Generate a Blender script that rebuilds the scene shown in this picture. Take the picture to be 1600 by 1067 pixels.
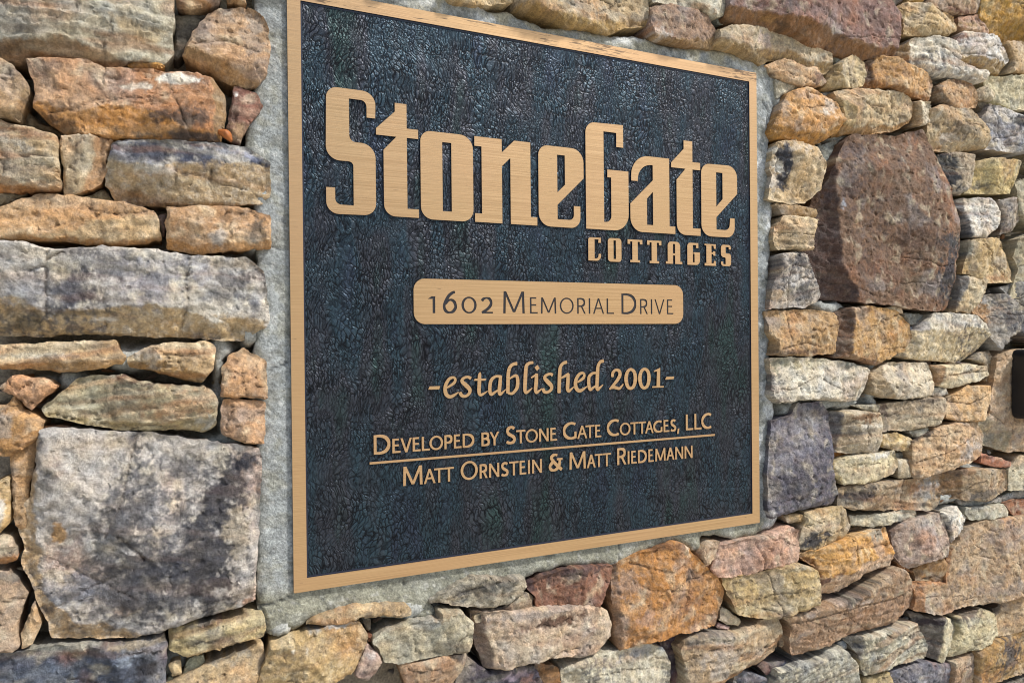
import bpy, math, random
import numpy as np
from mathutils import Vector, Matrix
from mathutils.geometry import delaunay_2d_cdt

for o in list(bpy.data.objects): bpy.data.objects.remove(o)
SC = bpy.context.scene
COLL = SC.collection
# ------------------------------------------------------------------ camera
CF=1076.894
CP=[-0.377581, -0.719295, -0.049474]
CR=[0.9154217, -0.4023799, -0.0096743]
CU=[0.0113424, 0.001763, 0.9999341]
CW=[0.4023363, 0.9154711, -0.0061779]
# every stone of the wall: outline on the wall plane (0.1 mm), colour, facets/stains/cracks, relief in mm, bedding, rim radius
cam = bpy.data.cameras.new('camera'); cam.sensor_width = 36; cam.lens = CF * 36 / 1600
cam.clip_start = .01; cam.clip_end = 500
co = bpy.data.objects.new('camera', cam); COLL.objects.link(co)
co.matrix_world = Matrix(((CR[0], CU[0], -CW[0], CP[0]), (CR[1], CU[1], -CW[1], CP[1]), (CR[2], CU[2], -CW[2], CP[2]), (0, 0, 0, 1)))
SC.camera = co
# ------------------------------------------------------------------ sky, sun, exposure
EL, AZ = math.radians(50), math.radians(128)
w = bpy.data.worlds.new("World"); SC.world = w; w.use_nodes = True
nt = w.node_tree; bg = nt.nodes['Background']
sky = nt.nodes.new('ShaderNodeTexSky'); sky.sky_type = 'NISHITA'; sky.sun_disc = False
sky.sun_elevation = EL; sky.sun_rotation = AZ; sky.dust_density = 2.5; sky.air_density = 1.0
nt.links.new(sky.outputs[0], bg.inputs[0]); bg.inputs[1].default_value = .125
sun = bpy.data.lights.new('sun', 'SUN'); sun.energy = 3.6; sun.angle = math.radians(5); sun.color = (1, .965, .92)
so = bpy.data.objects.new('sun', sun); COLL.objects.link(so)
sd = Vector((math.sin(AZ) * math.cos(EL), math.cos(AZ) * math.cos(EL), math.sin(EL)))
so.rotation_euler = sd.to_track_quat('Z', 'Y').to_euler(); so.location = sd * 5
SC.view_settings.view_transform = 'Standard'; SC.view_settings.look = 'None'
SC.view_settings.gamma = 1; SC.view_settings.exposure = 0.3
SC.cycles.filter_width = 1.1
SC.render.resolution_x = 1024; SC.render.resolution_y = 682

# ------------------------------------------------------------------ helpers
def lin(h):
    h = h if isinstance(h, str) else '%02x%02x%02x' % tuple(h)
    v = np.array([int(h[i:i + 2], 16) / 255 for i in (0, 2, 4)])
    return np.where(v <= .04045, v / 12.92, ((v + .055) / 1.055) ** 2.4)

def hsh(ix, iy, seed):
    h = (ix.astype(np.int64) * 374761393 + iy.astype(np.int64) * 668265263 + seed * 1442695041) & 0xffffffff
    h = ((h ^ (h >> 13)) * 1274126177) & 0xffffffff
    return (h ^ (h >> 16)) & 0xffff

def pn(x, y, seed=0):
    """2-D gradient noise, about -1..1"""
    x0 = np.floor(x); y0 = np.floor(y); fx = x - x0; fy = y - y0
    u = fx * fx * fx * (fx * (fx * 6 - 15) + 10); v = fy * fy * fy * (fy * (fy * 6 - 15) + 10)
    def g(i, j):
        a = hsh(x0 + i, y0 + j, seed) * (2 * math.pi / 65536)
        return np.cos(a) * (fx - i) + np.sin(a) * (fy - j)
    a = g(0, 0) * (1 - u) + g(1, 0) * u; b = g(0, 1) * (1 - u) + g(1, 1) * u
    return (a * (1 - v) + b * v) * 1.5

def fbm(x, y, f, seed, n=3, g=.5):
    s = 0; a = 1
    for i in range(n):
        s = s + a * pn(x * f + 17.3 * i, y * f - 9.1 * i, seed + i); f *= 2.03; a *= g
    return s

def sstep(a, b, x):
    t = np.clip((x - a) / (b - a), 0, 1); return t * t * (3 - 2 * t)

def inside(px, py, poly):
    x = poly[:, 0]; y = poly[:, 1]; x2 = np.roll(x, -1); y2 = np.roll(y, -1)
    r = np.zeros(len(px), int)
    for i in range(len(x)):
        if y[i] == y2[i]: continue
        c = ((y[i] > py) != (y2[i] > py)) & (px < (x2[i] - x[i]) * (py - y[i]) / (y2[i] - y[i]) + x[i])
        r += c * (1 if y2[i] > y[i] else -1)
    return r != 0

def segdist(px, py, pl, closed=False, signed=False):
    """distance of points to a polyline (signed: positive on its right-hand side)"""
    a = pl if closed else pl[:-1]; b = np.roll(pl, -1, 0) if closed else pl[1:]
    best = np.full(len(px), 1e9); sg = np.ones(len(px))
    for i in range(len(a)):
        dx, dy = b[i] - a[i]; L = dx * dx + dy * dy
        if L < 1e-14: continue
        t = ((px - a[i, 0]) * dx + (py - a[i, 1]) * dy) / L
        if signed and not closed:
            lo = -1e9 if i == 0 else 0; hi = 1e9 if i == len(a) - 1 else 1
            t = np.clip(t, lo, hi)
        else: t = np.clip(t, 0, 1)
        ex = px - a[i, 0] - t * dx; ey = py - a[i, 1] - t * dy
        d = ex * ex + ey * ey; m = d < best
        best = np.where(m, d, best)
        if signed: sg = np.where(m, np.sign(ex * dy - ey * dx), sg)
    return np.sqrt(best) * (sg if signed else 1)

def mesh_obj(name, V, F, mats, parent=None, col=None, smooth=True, midx=None):
    me = bpy.data.meshes.new(name)
    if isinstance(F, np.ndarray):
        me.vertices.add(len(V)); me.vertices.foreach_set('co', np.asarray(V, np.float32).ravel())
        n = F.shape[1]
        me.loops.add(F.size); me.loops.foreach_set('vertex_index', F.astype(np.int32).ravel())
        me.polygons.add(len(F)); me.polygons.foreach_set('loop_start', np.arange(0, F.size, n, dtype=np.int32))
        me.update(calc_edges=True); me.validate()
    else:
        me.from_pydata([tuple(map(float, v)) for v in V], [], F); me.update()
    if col is not None:
        a = me.color_attributes.new('Col', 'FLOAT_COLOR', 'POINT')
        c = np.ones((len(V), 4), np.float32); c[:, :3] = col; a.data.foreach_set('color', c.ravel())
    for m in (mats if isinstance(mats, (list, tuple)) else [mats]): me.materials.append(m)
    if midx is not None: me.polygons.foreach_set('material_index', np.asarray(midx, np.int32))
    me.polygons.foreach_set('use_smooth', np.full(len(me.polygons), smooth))
    me.update()
    o = bpy.data.objects.new(name, me); COLL.objects.link(o); o.parent = parent
    return o

def thing(name, label, cat):
    o = bpy.data.objects.new(name, None); COLL.objects.link(o); o['label'] = label; o['category'] = cat
    o.empty_display_size = .05
    return o

# ------------------------------------------------------------------ materials
def newmat(name):
    m = bpy.data.materials.new(name); m.use_nodes = True; n = m.node_tree
    return m, n, n.nodes['Principled BSDF'], n.nodes.new('ShaderNodeTexCoord').outputs['Object']

def N(n, t, **kw):
    x = n.nodes.new(t)
    for k_, v in kw.items():
        if k_ in x.inputs: x.inputs[k_].default_value = v
        else: setattr(x, k_, v)
    return x

def noise(n, vec, scale, detail=3, rough=.55, dist=0):
    x = N(n, 'ShaderNodeTexNoise', Scale=scale, Detail=detail, Roughness=rough, Distortion=dist)
    n.links.new(vec, x.inputs['Vector']); return x.outputs['Fac']

def ramp(n, fac, stops):
    x = n.nodes.new('ShaderNodeValToRGB'); e = x.color_ramp.elements
    while len(e) < len(stops): e.new(.5)
    for i, (p, c) in enumerate(stops):
        e[i].position = p; e[i].color = (c, c, c, 1) if not isinstance(c, tuple) else c + (1,)
    n.links.new(fac, x.inputs[0]); return x.outputs[0]

def mixc(n, fac, a, b, mode='MIX'):
    x = N(n, 'ShaderNodeMix', data_type='RGBA', blend_type=mode)
    for s_, v in ((0, fac), (6, a), (7, b)):
        if isinstance(v, (int, float)): x.inputs[s_].default_value = v
        elif isinstance(v, tuple): x.inputs[s_].default_value = v + (1,)
        else: n.links.new(v, x.inputs[s_])
    return x.outputs[2]

def math_(n, op, a, b=None):
    x = N(n, 'ShaderNodeMath', operation=op)
    for i, v in enumerate((a, b)):
        if v is None: continue
        if isinstance(v, (int, float)): x.inputs[i].default_value = v
        else: n.links.new(v, x.inputs[i])
    return x.outputs[0]

def bump(n, bs, h, dist, strength=1, prev=None):
    x = N(n, 'ShaderNodeBump', Strength=strength, Distance=dist); n.links.new(h, x.inputs['Height'])
    if prev: n.links.new(prev, x.inputs['Normal'])
    n.links.new(x.outputs[0], bs.inputs['Normal']); return x.outputs[0]

def mapping(n, vec, scale=(1, 1, 1), rot=(0, 0, 0)):
    x = n.nodes.new('ShaderNodeMapping'); x.inputs['Scale'].default_value = scale; x.inputs['Rotation'].default_value = rot
    n.links.new(vec, x.inputs[0]); return x.outputs[0]

def stone_mat(name, speck=.5, grit=.0011, rough=.85):
    m, n, b, oc = newmat(name)
    at = N(n, 'ShaderNodeAttribute', attribute_name='Col').outputs['Color']
    f1 = noise(n, oc, 420, 5, .7); f2 = noise(n, oc, 1500, 2, .6); f3 = noise(n, oc, 110, 4, .65)
    lo, hi = 1 - speck, 1 + speck
    c = mixc(n, 1.0, at, ramp(n, f1, [(.37, lo), (.5, 1.0), (.64, hi)]), 'MULTIPLY')
    c = mixc(n, 1.0, c, ramp(n, f2, [(.35, 1 - speck * .8), (.65, 1 + speck * .8)]), 'MULTIPLY')
    c = mixc(n, 1.0, c, ramp(n, f3, [(.32, 1 - speck * .9), (.48, 1), (.65, 1 + speck * .5)]), 'MULTIPLY')
    n.links.new(c, b.inputs['Base Color'])
    b.inputs['Roughness'].default_value = rough; b.inputs['Specular IOR Level'].default_value = .35
    h = math_(n, 'ADD', math_(n, 'MULTIPLY', f1, .6), math_(n, 'ADD', math_(n, 'MULTIPLY', f3, 1.0), math_(n, 'MULTIPLY', f2, .25)))
    bump(n, b, h, grit * 3, .8)
    return m
M_STONE = stone_mat('weathered_stone', .25, .0009)
M_MORTAR = stone_mat('grey_mortar', .3, .0006, .95)

def brass_mat():
    m, n, b, oc = newmat('brushed_bronze')
    br = noise(n, mapping(n, oc, (7, 1, 1900)), 1.0, 3, .6)
    br2 = noise(n, mapping(n, oc, (45, 1, 2600)), 1.0, 2, .6)
    lo = noise(n, oc, 9, 2)
    c = mixc(n, ramp(n, br, [(.25, 0), (.75, 1)]), tuple(lin('a07e56')), tuple(lin('dcb98a')))
    c = mixc(n, ramp(n, lo, [(.35, 0), (.7, .35)]), c, tuple(lin('caa078')))
    # dark tarnish along the upper rail, in horizontal flecks
    sep = N(n, 'ShaderNodeSeparateXYZ'); n.links.new(oc, sep.inputs[0]); z = sep.outputs[2]; x = sep.outputs[0]
    fl = noise(n, mapping(n, oc, (38, 1, 420)), 1.0, 4, .7)
    big = noise(n, mapping(n, oc, (9, 1, 30)), 1.0, 2)
    top = math_(n, 'MULTIPLY', ramp(n, z, [(.2895, 0), (.2925, 1)]), ramp(n, big, [(.42, 0), (.6, 1)]))
    t_ = math_(n, 'SUBTRACT', fl, math_(n, 'SUBTRACT', .66, math_(n, 'MULTIPLY', top, .17)))
    c = mixc(n, ramp(n, t_, [(.0, 0), (.05, .75)]), c, tuple(lin('4a4038')))
    n.links.new(c, b.inputs['Base Color'])
    b.inputs['Metallic'].default_value = .75
    n.links.new(ramp(n, br2, [(.3, .3), (.7, .45)]), b.inputs['Roughness'])
    bump(n, b, math_(n, 'ADD', br, math_(n, 'MULTIPLY', br2, .5)), .00012, .5)
    return m
M_BRASS = brass_mat()

def flat_mat(name, hexc, rough=.5, metal=0, bmp=0):
    m, n, b, oc = newmat(name)
    f = noise(n, oc, 300, 3)
    c = mixc(n, 1.0, tuple(lin(hexc)), ramp(n, f, [(.3, .8), (.7, 1.2)]), 'MULTIPLY')
    n.links.new(c, b.inputs['Base Color']); b.inputs['Roughness'].default_value = rough; b.inputs['Metallic'].default_value = metal
    if bmp: bump(n, b, f, bmp)
    return m
M_EDGE = flat_mat('dark_edge_paint', '10182c', .35)
M_INK = flat_mat('dark_letter_fill', '1c1a20', .4)
M_BLACK = flat_mat('black_plastic', '0a0d14', .45, 0, .0002)
M_LEAF = flat_mat('dry_leaf_brown', '9a5a26', .6, 0, .0004)

def panel_mat():
    m, n, b, oc = newmat('leather_textured_black_enamel')
    # low-frequency warp turns the creases this way and that
    wn = N(n, 'ShaderNodeTexNoise', Scale=14, Detail=2); n.links.new(oc, wn.inputs['Vector'])
    sub = N(n, 'ShaderNodeVectorMath', operation='SUBTRACT'); n.links.new(wn.outputs['Color'], sub.inputs[0]); sub.inputs[1].default_value = (.5, .5, .5)
    sc = N(n, 'ShaderNodeVectorMath', operation='SCALE'); n.links.new(sub.outputs[0], sc.inputs[0]); sc.inputs['Scale'].default_value = .05
    ad = N(n, 'ShaderNodeVectorMath', operation='ADD'); n.links.new(oc, ad.inputs[0]); n.links.new(sc.outputs[0], ad.inputs[1])
    v = ad.outputs[0]
    wn2 = N(n, 'ShaderNodeTexNoise', Scale=180, Detail=2); n.links.new(oc, wn2.inputs['Vector'])
    sc2 = N(n, 'ShaderNodeVectorMath', operation='SCALE'); n.links.new(wn2.outputs['Color'], sc2.inputs[0]); sc2.inputs['Scale'].default_value = .004
    ad2 = N(n, 'ShaderNodeVectorMath', operation='ADD'); n.links.new(v, ad2.inputs[0]); n.links.new(sc2.outputs[0], ad2.inputs[1]); v = ad2.outputs[0]
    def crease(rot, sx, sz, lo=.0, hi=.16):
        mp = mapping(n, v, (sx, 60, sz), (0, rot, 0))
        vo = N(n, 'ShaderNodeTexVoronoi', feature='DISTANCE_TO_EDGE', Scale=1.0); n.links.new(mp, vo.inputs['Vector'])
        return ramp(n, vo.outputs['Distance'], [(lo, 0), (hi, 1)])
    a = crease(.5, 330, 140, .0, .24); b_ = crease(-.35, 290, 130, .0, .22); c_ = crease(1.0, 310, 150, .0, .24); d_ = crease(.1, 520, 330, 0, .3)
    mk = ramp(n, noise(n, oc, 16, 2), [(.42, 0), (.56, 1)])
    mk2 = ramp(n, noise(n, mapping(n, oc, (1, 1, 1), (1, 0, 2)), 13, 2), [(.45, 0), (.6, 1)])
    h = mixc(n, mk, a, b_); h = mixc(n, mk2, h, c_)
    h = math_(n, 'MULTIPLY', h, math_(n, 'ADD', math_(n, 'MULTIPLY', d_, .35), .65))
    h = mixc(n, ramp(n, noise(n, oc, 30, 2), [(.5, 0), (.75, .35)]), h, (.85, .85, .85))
    fine = noise(n, oc, 420, 3, .6)
    mid = noise(n, v, 120, 3, .6)
    hh = math_(n, 'ADD', math_(n, 'MULTIPLY', h, .7), math_(n, 'ADD', math_(n, 'MULTIPLY', fine, .06), math_(n, 'MULTIPLY', mid, .5)))
    hue = noise(n, mapping(n, oc, (1, 1, .25)), 22, 3)  # streaked blue, grey and teal: soft reflections painted into the enamel colour
    c = ramp(n, hue, [(.32, tuple(lin('353f4e'))), (.45, tuple(lin('344650'))), (.56, tuple(lin('3f424a'))), (.68, tuple(lin('354848')))])
    c = mixc(n, ramp(n, h, [(.05, 1), (.75, 0)]), c, tuple(lin('07090f')))  # creases tinted near-black: antique fill, with their shade painted in too
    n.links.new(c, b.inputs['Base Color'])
    n.links.new(ramp(n, mid, [(.3, .36), (.7, .5)]), b.inputs['Roughness']); b.inputs['Specular IOR Level'].default_value = .5
    b.inputs['Metallic'].default_value = .75
    bump(n, b, hh, .0009, 1.0)
    return m
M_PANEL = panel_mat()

def ground_mat():
    m, n, b, oc = newmat('pale_paving')
    f = noise(n, oc, 6, 6, .6); g_ = noise(n, oc, 90, 3)
    c = mixc(n, f, tuple(lin('b8b4aa')), tuple(lin('cfcabe')))
    c = mixc(n, 1.0, c, ramp(n, g_, [(.3, .8), (.7, 1.15)]), 'MULTIPLY')
    n.links.new(c, b.inputs['Base Color']); b.inputs['Roughness'].default_value = .9
    bump(n, b, g_, .004)
    return m
STONES=[
([(-5457,1906),(-5367,1920),(-5292,1895),(-5137,1974),(-5059,1995),(-4820,2004),(-4606,1983),(-4472,1992),(-4369,2045),(-4107,2069),(-4052,2166),(-4034,2527),(-4045,2763),(-5450,2489)],(165,158,137),[('f',[(-5455,2045),(-5182,2103),(-4931,2148),(-4688,2114),(-4403,2033),(-4107,2039)],0.9,(125,94,60)),('s',-4362,2312,222,97,(166,149,118),0.7,-0.2),('s',-4727,2419,489,94,(155,156,147),0.5,0)],16,0.9,8,''),
([(-4014,2621),(-3867,2618),(-3641,2731),(-3621,2879),(-4048,2795)],(139,100,60),[],6,0.3,8,''),
([(-3584,2717),(-3400,2755),(-3398,2922),(-3582,2886)],(149,115,78),[],6,0.3,8,''),
([(-4050,2290),(-4071,2176),(-3987,2199),(-3927,2351),(-3765,2645),(-4030,2607)],(94,89,80),[],-10,0.3,8,'m'),
([(-3756,2620),(-3869,2428),(-3978,2157),(-3799,2071),(-3594,1972),(-3363,1942),(-3253,2051),(-3197,2249),(-3202,2542),(-3266,2677),(-3393,2721),(-3661,2684)],(170,139,106),[('f',[(-3977,2237),(-3686,2174),(-3342,2018)],0.5,(155,119,77)),('s',-3798,2163,166,101,(165,136,98),0.6,0),('s',-3339,2462,117,249,(136,129,120),0.6,0),('k',[(-3870,2272),(-3590,2359),(-3302,2281)])],12,0.3,8,''),
([(-5123,1655),(-5137,1524),(-5060,1423),(-4904,1325),(-4544,1311),(-4236,1344),(-3880,1358),(-3654,1376),(-3595,1657),(-3606,1839),(-3717,1962),(-3873,2004),(-4229,1971),(-4603,1954),(-4734,1995),(-5190,1944)],(166,120,83),[('f',[(-3723,1399),(-3739,1640),(-3708,1886),(-3734,2024)],0.8,(136,114,82)),('f',[(-5136,1561),(-4853,1541),(-4541,1599),(-4234,1579),(-3969,1452),(-3694,1463)],0.35,(169,120,61)),('s',-4339,1803,105,38,(213,207,192),0.95,0.2),('s',-4025,1905,151,53,(213,207,192),0.95,0),('s',-3949,1547,251,79,(56,49,47),0.8,0),('s',-4987,1414,141,74,(65,47,30),0.7,-0.4),('s',-5044,1867,139,73,(102,73,61),0.6,0),('s',-4466,1762,335,115,(164,129,103),0.4,0),('s',-3968,1386,358,49,(45,45,49),0.8,0),('k',[(-4596,1934),(-4614,1855),(-4498,1853)])],20,0.3,8,''),
([(-4412,2000),(-4111,2033),(-4111,2089),(-4341,2090),(-4480,2043)],(161,123,69),[],4,0.3,4,''),
([(-3547,1833),(-3578,1644),(-3609,1434),(-3484,1401),(-3404,1560),(-3264,1786),(-3322,1915),(-3526,1956)],(120,84,71),[('s',-3522,1499,96,82,(156,126,93),0.8,0),('s',-3509,1862,19,24,(200,200,194),0.9,0)],8,0.3,8,''),
([(-5466,1423),(-5376,1425),(-5239,1386),(-5223,1508),(-5159,1646),(-5174,1718),(-5280,1868),(-5370,1924),(-5460,1923)],(178,148,111),[('f',[(-5465,1478),(-5284,1464),(-5221,1619),(-5143,1704)],0.6,(143,119,86))],14,0.3,8,''),
([(-5473,787),(-5383,794),(-5154,789),(-4940,828),(-4957,1165),(-4967,1296),(-5147,1351),(-5376,1405),(-5466,1427)],(175,153,119),[('f',[(-5471,933),(-5291,893),(-4948,884)],0.8,(169,115,63)),('s',-5185,1316,215,46,(143,109,85),0.7,-0.25),('s',-5278,1214,121,55,(160,156,145),0.6,-0.4)],14,1.0,8,''),
([(-4966,1187),(-4937,1020),(-4927,771),(-4854,790),(-4639,912),(-4585,1206),(-4533,1318),(-4700,1344),(-4948,1311)],(170,154,126),[('f',[(-4822,802),(-4703,1079),(-4667,1351)],0.4,(160,125,90))],12,0.8,8,'v'),
([(-4558,1273),(-4575,1203),(-4619,1064),(-4612,911),(-4538,766),(-4246,750),(-3702,791),(-3267,848),(-3201,962),(-3197,1246),(-3428,1376),(-4062,1368),(-4498,1322)],(146,143,137),[('f',[(-4551,1119),(-4242,1099),(-3974,1153),(-3198,1240)],0.45,(165,143,108)),('s',-4410,1209,204,77,(127,131,140),0.8,0),('s',-4203,1220,333,88,(62,67,80),0.9,0),('s',-3826,1247,239,90,(60,66,81),0.9,0),('s',-3334,1254,117,33,(57,62,78),0.9,-0.3),('s',-3546,1295,228,41,(141,144,155),0.6,0),('s',-4205,1073,210,43,(184,182,175),0.7,0),('s',-4380,863,85,43,(111,85,53),0.8,0),('s',-4330,769,258,39,(45,45,49),0.6,0),('k',[(-4036,1098),(-4043,948)]),('k',[(-3736,1115),(-3746,1013)])],14,0.5,8,''),
([(-5478,356),(-5001,388),(-4594,350),(-4162,428),(-4186,609),(-4220,702),(-4419,747),(-4868,790),(-5107,786),(-5370,671),(-5475,651)],(184,147,105),[('f',[(-5478,405),(-4872,464),(-4707,588),(-4489,630),(-4177,669)],0.3,(194,169,131)),('f',[(-5478,396),(-4921,433),(-4593,392),(-4143,473)],0.6,(157,113,65)),('s',-4990,723,395,56,(155,124,95),0.6,-0.1)],14,0.4,8,''),
([(-4134,555),(-4128,352),(-3893,312),(-3516,362),(-3202,396),(-3202,712),(-3415,778),(-3701,798),(-4114,735)],(170,134,97),[('f',[(-4136,435),(-3706,415),(-3201,470)],0.6,(169,125,77)),('s',-3341,573,98,124,(66,65,62),0.7,0),('s',-3687,472,112,61,(176,169,160),0.6,0)],12,0.3,8,''),
([(-5498,685),(-5345,709),(-5188,814),(-5497,790)],(126,114,91),[],-2,0.3,4,''),
([(-4718,758),(-4575,749),(-4566,788),(-4633,895),(-4834,808)],(120,114,93),[],-8,0.3,4,''),
([(-5392,1924),(-5300,1909),(-5323,1968),(-5422,1960)],(133,98,51),[],-4,0.3,4,''),
([(-5252,1422),(-5166,1376),(-4991,1324),(-4942,1363),(-5133,1474),(-5242,1573)],(108,92,71),[],-12,0.3,4,''),
([(-4183,585),(-4167,465),(-4139,547),(-4137,698),(-4209,684)],(108,78,59),[],-4,0.3,4,''),
([(-5488,-431),(-5168,-452),(-4768,-432),(-4433,-448),(-3901,-473),(-3469,-512),(-3241,-359),(-3233,-149),(-3265,166),(-3440,306),(-3801,292),(-4251,344),(-4627,351),(-5050,310),(-5236,370),(-5478,364)],(171,167,160),[('f',[(-5484,-118),(-5303,-124),(-5040,-243),(-4650,-202),(-4396,-161),(-3990,-197),(-3714,-337),(-3524,-276),(-3211,-359)],0.65,(165,141,101)),('s',-5217,-43,199,129,(141,140,143),0.6,0),('s',-4888,-74,176,169,(64,66,78),0.75,0),('s',-4591,180,267,134,(77,77,83),0.75,0),('s',-4252,-24,226,157,(109,110,120),0.65,0),('s',-3617,9,207,183,(80,80,84),0.65,0),('s',-4852,285,97,41,(80,80,83),0.6,0),('s',-4162,175,211,99,(140,140,147),0.5,0),('s',-3351,-193,58,83,(108,108,114),0.6,0),('s',-3839,145,110,121,(143,143,151),0.5,0),('s',-3462,238,231,61,(157,147,131),0.6,0),('s',-3468,-318,211,41,(162,134,92),0.7,-0.2),('s',-5235,-319,184,110,(71,64,52),0.6,0),('s',-4629,-299,99,23,(198,192,181),0.8,0),('s',-4842,-243,290,26,(74,66,53),0.6,0),('s',-4258,-534,874,27,(190,180,158),0.4,0),('k',[(-5064,-244),(-5070,-58),(-5051,221),(-4932,282)]),('k',[(-5184,124),(-5075,155)])],14,0.15,8,''),
([(-5494,-722),(-5252,-729),(-4856,-768),(-4506,-707),(-4462,-629),(-4530,-550),(-4537,-492),(-5093,-495),(-5492,-522)],(178,151,113),[('f',[(-5493,-582),(-4935,-563),(-4462,-561)],-0.15,None),('f',[(-5494,-682),(-5095,-673),(-4773,-677),(-4463,-659)],0.7,(169,131,81)),('s',-5088,-616,392,22,(156,154,144),0.6,0)],12,1.0,8,''),
([(-4453,-659),(-4436,-731),(-4264,-775),(-3997,-863),(-3842,-901),(-3738,-746),(-3713,-566),(-3810,-500),(-3993,-514),(-4278,-530)],(173,147,109),[('f',[(-4453,-688),(-4157,-685),(-3978,-739),(-3767,-826)],0.7,(142,110,66)),('s',-4259,-632,122,78,(174,168,157),0.6,0),('s',-3939,-599,145,40,(146,116,87),0.5,-0.3)],14,0.9,8,''),
([(-3662,-769),(-3684,-1036),(-3493,-1055),(-3257,-1076),(-3263,-685),(-3391,-620),(-3468,-566),(-3604,-626)],(177,138,99),[('s',-3508,-607,115,51,(151,138,115),0.7,0)],10,0.1,8,''),
([(-3673,-1180),(-3688,-1385),(-3555,-1456),(-3298,-1531),(-3273,-1096),(-3493,-1065),(-3666,-1057)],(178,141,105),[('s',-3669,-1301,38,82,(72,72,74),0.7,0)],10,0.1,8,''),
([(-5407,-919),(-5300,-955),(-5178,-1094),(-5075,-974),(-4970,-884),(-5097,-795),(-5314,-775),(-5406,-868)],(187,143,105),[('k',[(-5106,-802),(-5277,-907)])],12,0.1,8,''),
([(-5098,-1144),(-4811,-1232),(-4613,-1293),(-4305,-1326),(-4057,-1328),(-3801,-1368),(-3716,-1298),(-3703,-1033),(-3796,-937),(-4159,-894),(-4369,-847),(-4505,-784),(-4822,-809),(-4969,-940),(-5129,-1083)],(163,153,125),[('f',[(-5129,-1101),(-4777,-1196),(-4269,-1245),(-3947,-1224),(-3715,-1257)],0.5,(150,134,96)),('s',-4450,-803,85,35,(76,54,49),0.9,0),('s',-4227,-889,210,27,(77,55,47),0.8,-0.1),('s',-3980,-1078,253,139,(160,130,99),0.6,0),('s',-4720,-1004,262,114,(155,153,132),0.5,0),('s',-4053,-1154,358,24,(165,135,104),0.7,0),('s',-3818,-1267,129,60,(168,168,162),0.6,0)],14,0.8,8,''),
([(-5503,-1466),(-5337,-1479),(-5244,-1407),(-5118,-1309),(-5093,-1179),(-5240,-1078),(-5316,-960),(-5362,-1035),(-5497,-992)],(169,131,83),[('f',[(-5102,-1254),(-5257,-1207),(-5377,-1016)],0.4,(178,141,97)),('s',-5371,-1196,60,110,(174,168,157),0.5,0)],12,0.3,8,''),
([(-5518,-998),(-5381,-1038),(-5334,-965),(-5426,-931),(-5517,-887)],(146,141,125),[],-4,0.3,8,'m'),
([(-5277,-1441),(-5135,-1427),(-5110,-1301),(-4907,-1253),(-5109,-1225),(-5134,-1319)],(143,95,56),[],-2,0.3,4,''),
([(-5167,-1548),(-5203,-1797),(-5318,-2056),(-5275,-2216),(-5283,-2428),(-5212,-2633),(-5118,-2922),(-5087,-3114),(-4487,-3200),(-4195,-3172),(-3950,-3127),(-3537,-3081),(-3394,-3021),(-3381,-2789),(-3354,-2246),(-3322,-1767),(-3332,-1547),(-3834,-1436),(-4211,-1353),(-4745,-1278),(-4999,-1243),(-5131,-1248)],(167,161,153),[('f',[(-5123,-1239),(-5151,-1549),(-5171,-1840),(-5153,-2447),(-5131,-2645),(-5001,-2844),(-4885,-2963),(-4592,-3075),(-4378,-3175),(-4121,-3202)],0.55,(170,143,105)),('s',-3788,-2544,290,487,(41,41,46),0.88,-0.1),('s',-3645,-1944,177,427,(47,47,54),0.85,-0.35),('s',-4405,-2703,591,346,(61,61,67),0.75,0.1),('s',-3483,-1680,120,108,(48,50,59),0.8,0),('s',-3989,-1680,170,125,(67,67,72),0.7,0),('s',-4469,-2064,230,385,(72,72,76),0.75,-0.5),('s',-4613,-2329,156,180,(83,83,83),0.6,0),('s',-4222,-2566,348,123,(59,59,64),0.75,0),('s',-4226,-2854,293,103,(66,66,70),0.7,0),('s',-4840,-2675,202,119,(123,124,130),0.6,0),('s',-3939,-2271,171,230,(66,66,70),0.6,0),('s',-4998,-2170,53,82,(160,129,91),0.95,0),('s',-4910,-1482,200,117,(168,157,140),0.5,0),('s',-3530,-2321,120,236,(164,153,133),0.6,0),('s',-4776,-1572,272,79,(166,160,149),0.5,0),('s',-3467,-3010,100,39,(153,119,94),0.8,0),('k',[(-4542,-2237),(-4401,-2377),(-4330,-2469)])],16,0.1,10,''),
([(-5349,-1739),(-5334,-2071),(-5286,-2120),(-5240,-2102),(-5225,-1809),(-5181,-1597),(-5148,-1246),(-5358,-1427)],(160,125,85),[],6,0.3,8,''),
([(-5518,-2100),(-5424,-2125),(-5356,-2023),(-5345,-1772),(-5370,-1634),(-5513,-1698)],(178,147,97),[('s',-5415,-1913,31,115,(192,192,186),0.7,0)],10,0.3,8,''),
([(-5525,-2395),(-5430,-2408),(-5310,-2386),(-5301,-2286),(-5364,-2161),(-5522,-2113)],(162,143,120),[('f',[(-5524,-2295),(-5301,-2325)],0.7,(147,99,52))],8,1.0,8,''),
([(-5530,-3124),(-5340,-3161),(-5295,-3125),(-5314,-2961),(-5271,-2754),(-5226,-2664),(-5333,-2511),(-5428,-2443),(-5522,-2444)],(162,141,118),[('s',-5327,-2541,96,38,(67,69,71),0.7,-0.4)],10,0.3,8,''),
([(-5288,-3036),(-5294,-3140),(-5216,-3128),(-5145,-2983),(-5198,-2737)],(161,125,85),[],6,0.8,8,'v'),
([(-5531,-3153),(-5535,-3555),(-4186,-3857),(-4175,-3664),(-4158,-3316),(-4198,-3204),(-4491,-3233),(-5029,-3162),(-5227,-3163)],(71,77,89),[('s',-4940,-3186,337,49,(140,140,131),0.8,0),('s',-4490,-3364,107,61,(129,137,146),0.7,0),('s',-4346,-3475,109,123,(26,28,34),0.8,0),('s',-4417,-3255,270,30,(139,128,109),0.7,0),('s',-5109,-3419,247,118,(108,115,124),0.5,0)],10,0.3,8,''),
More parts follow.
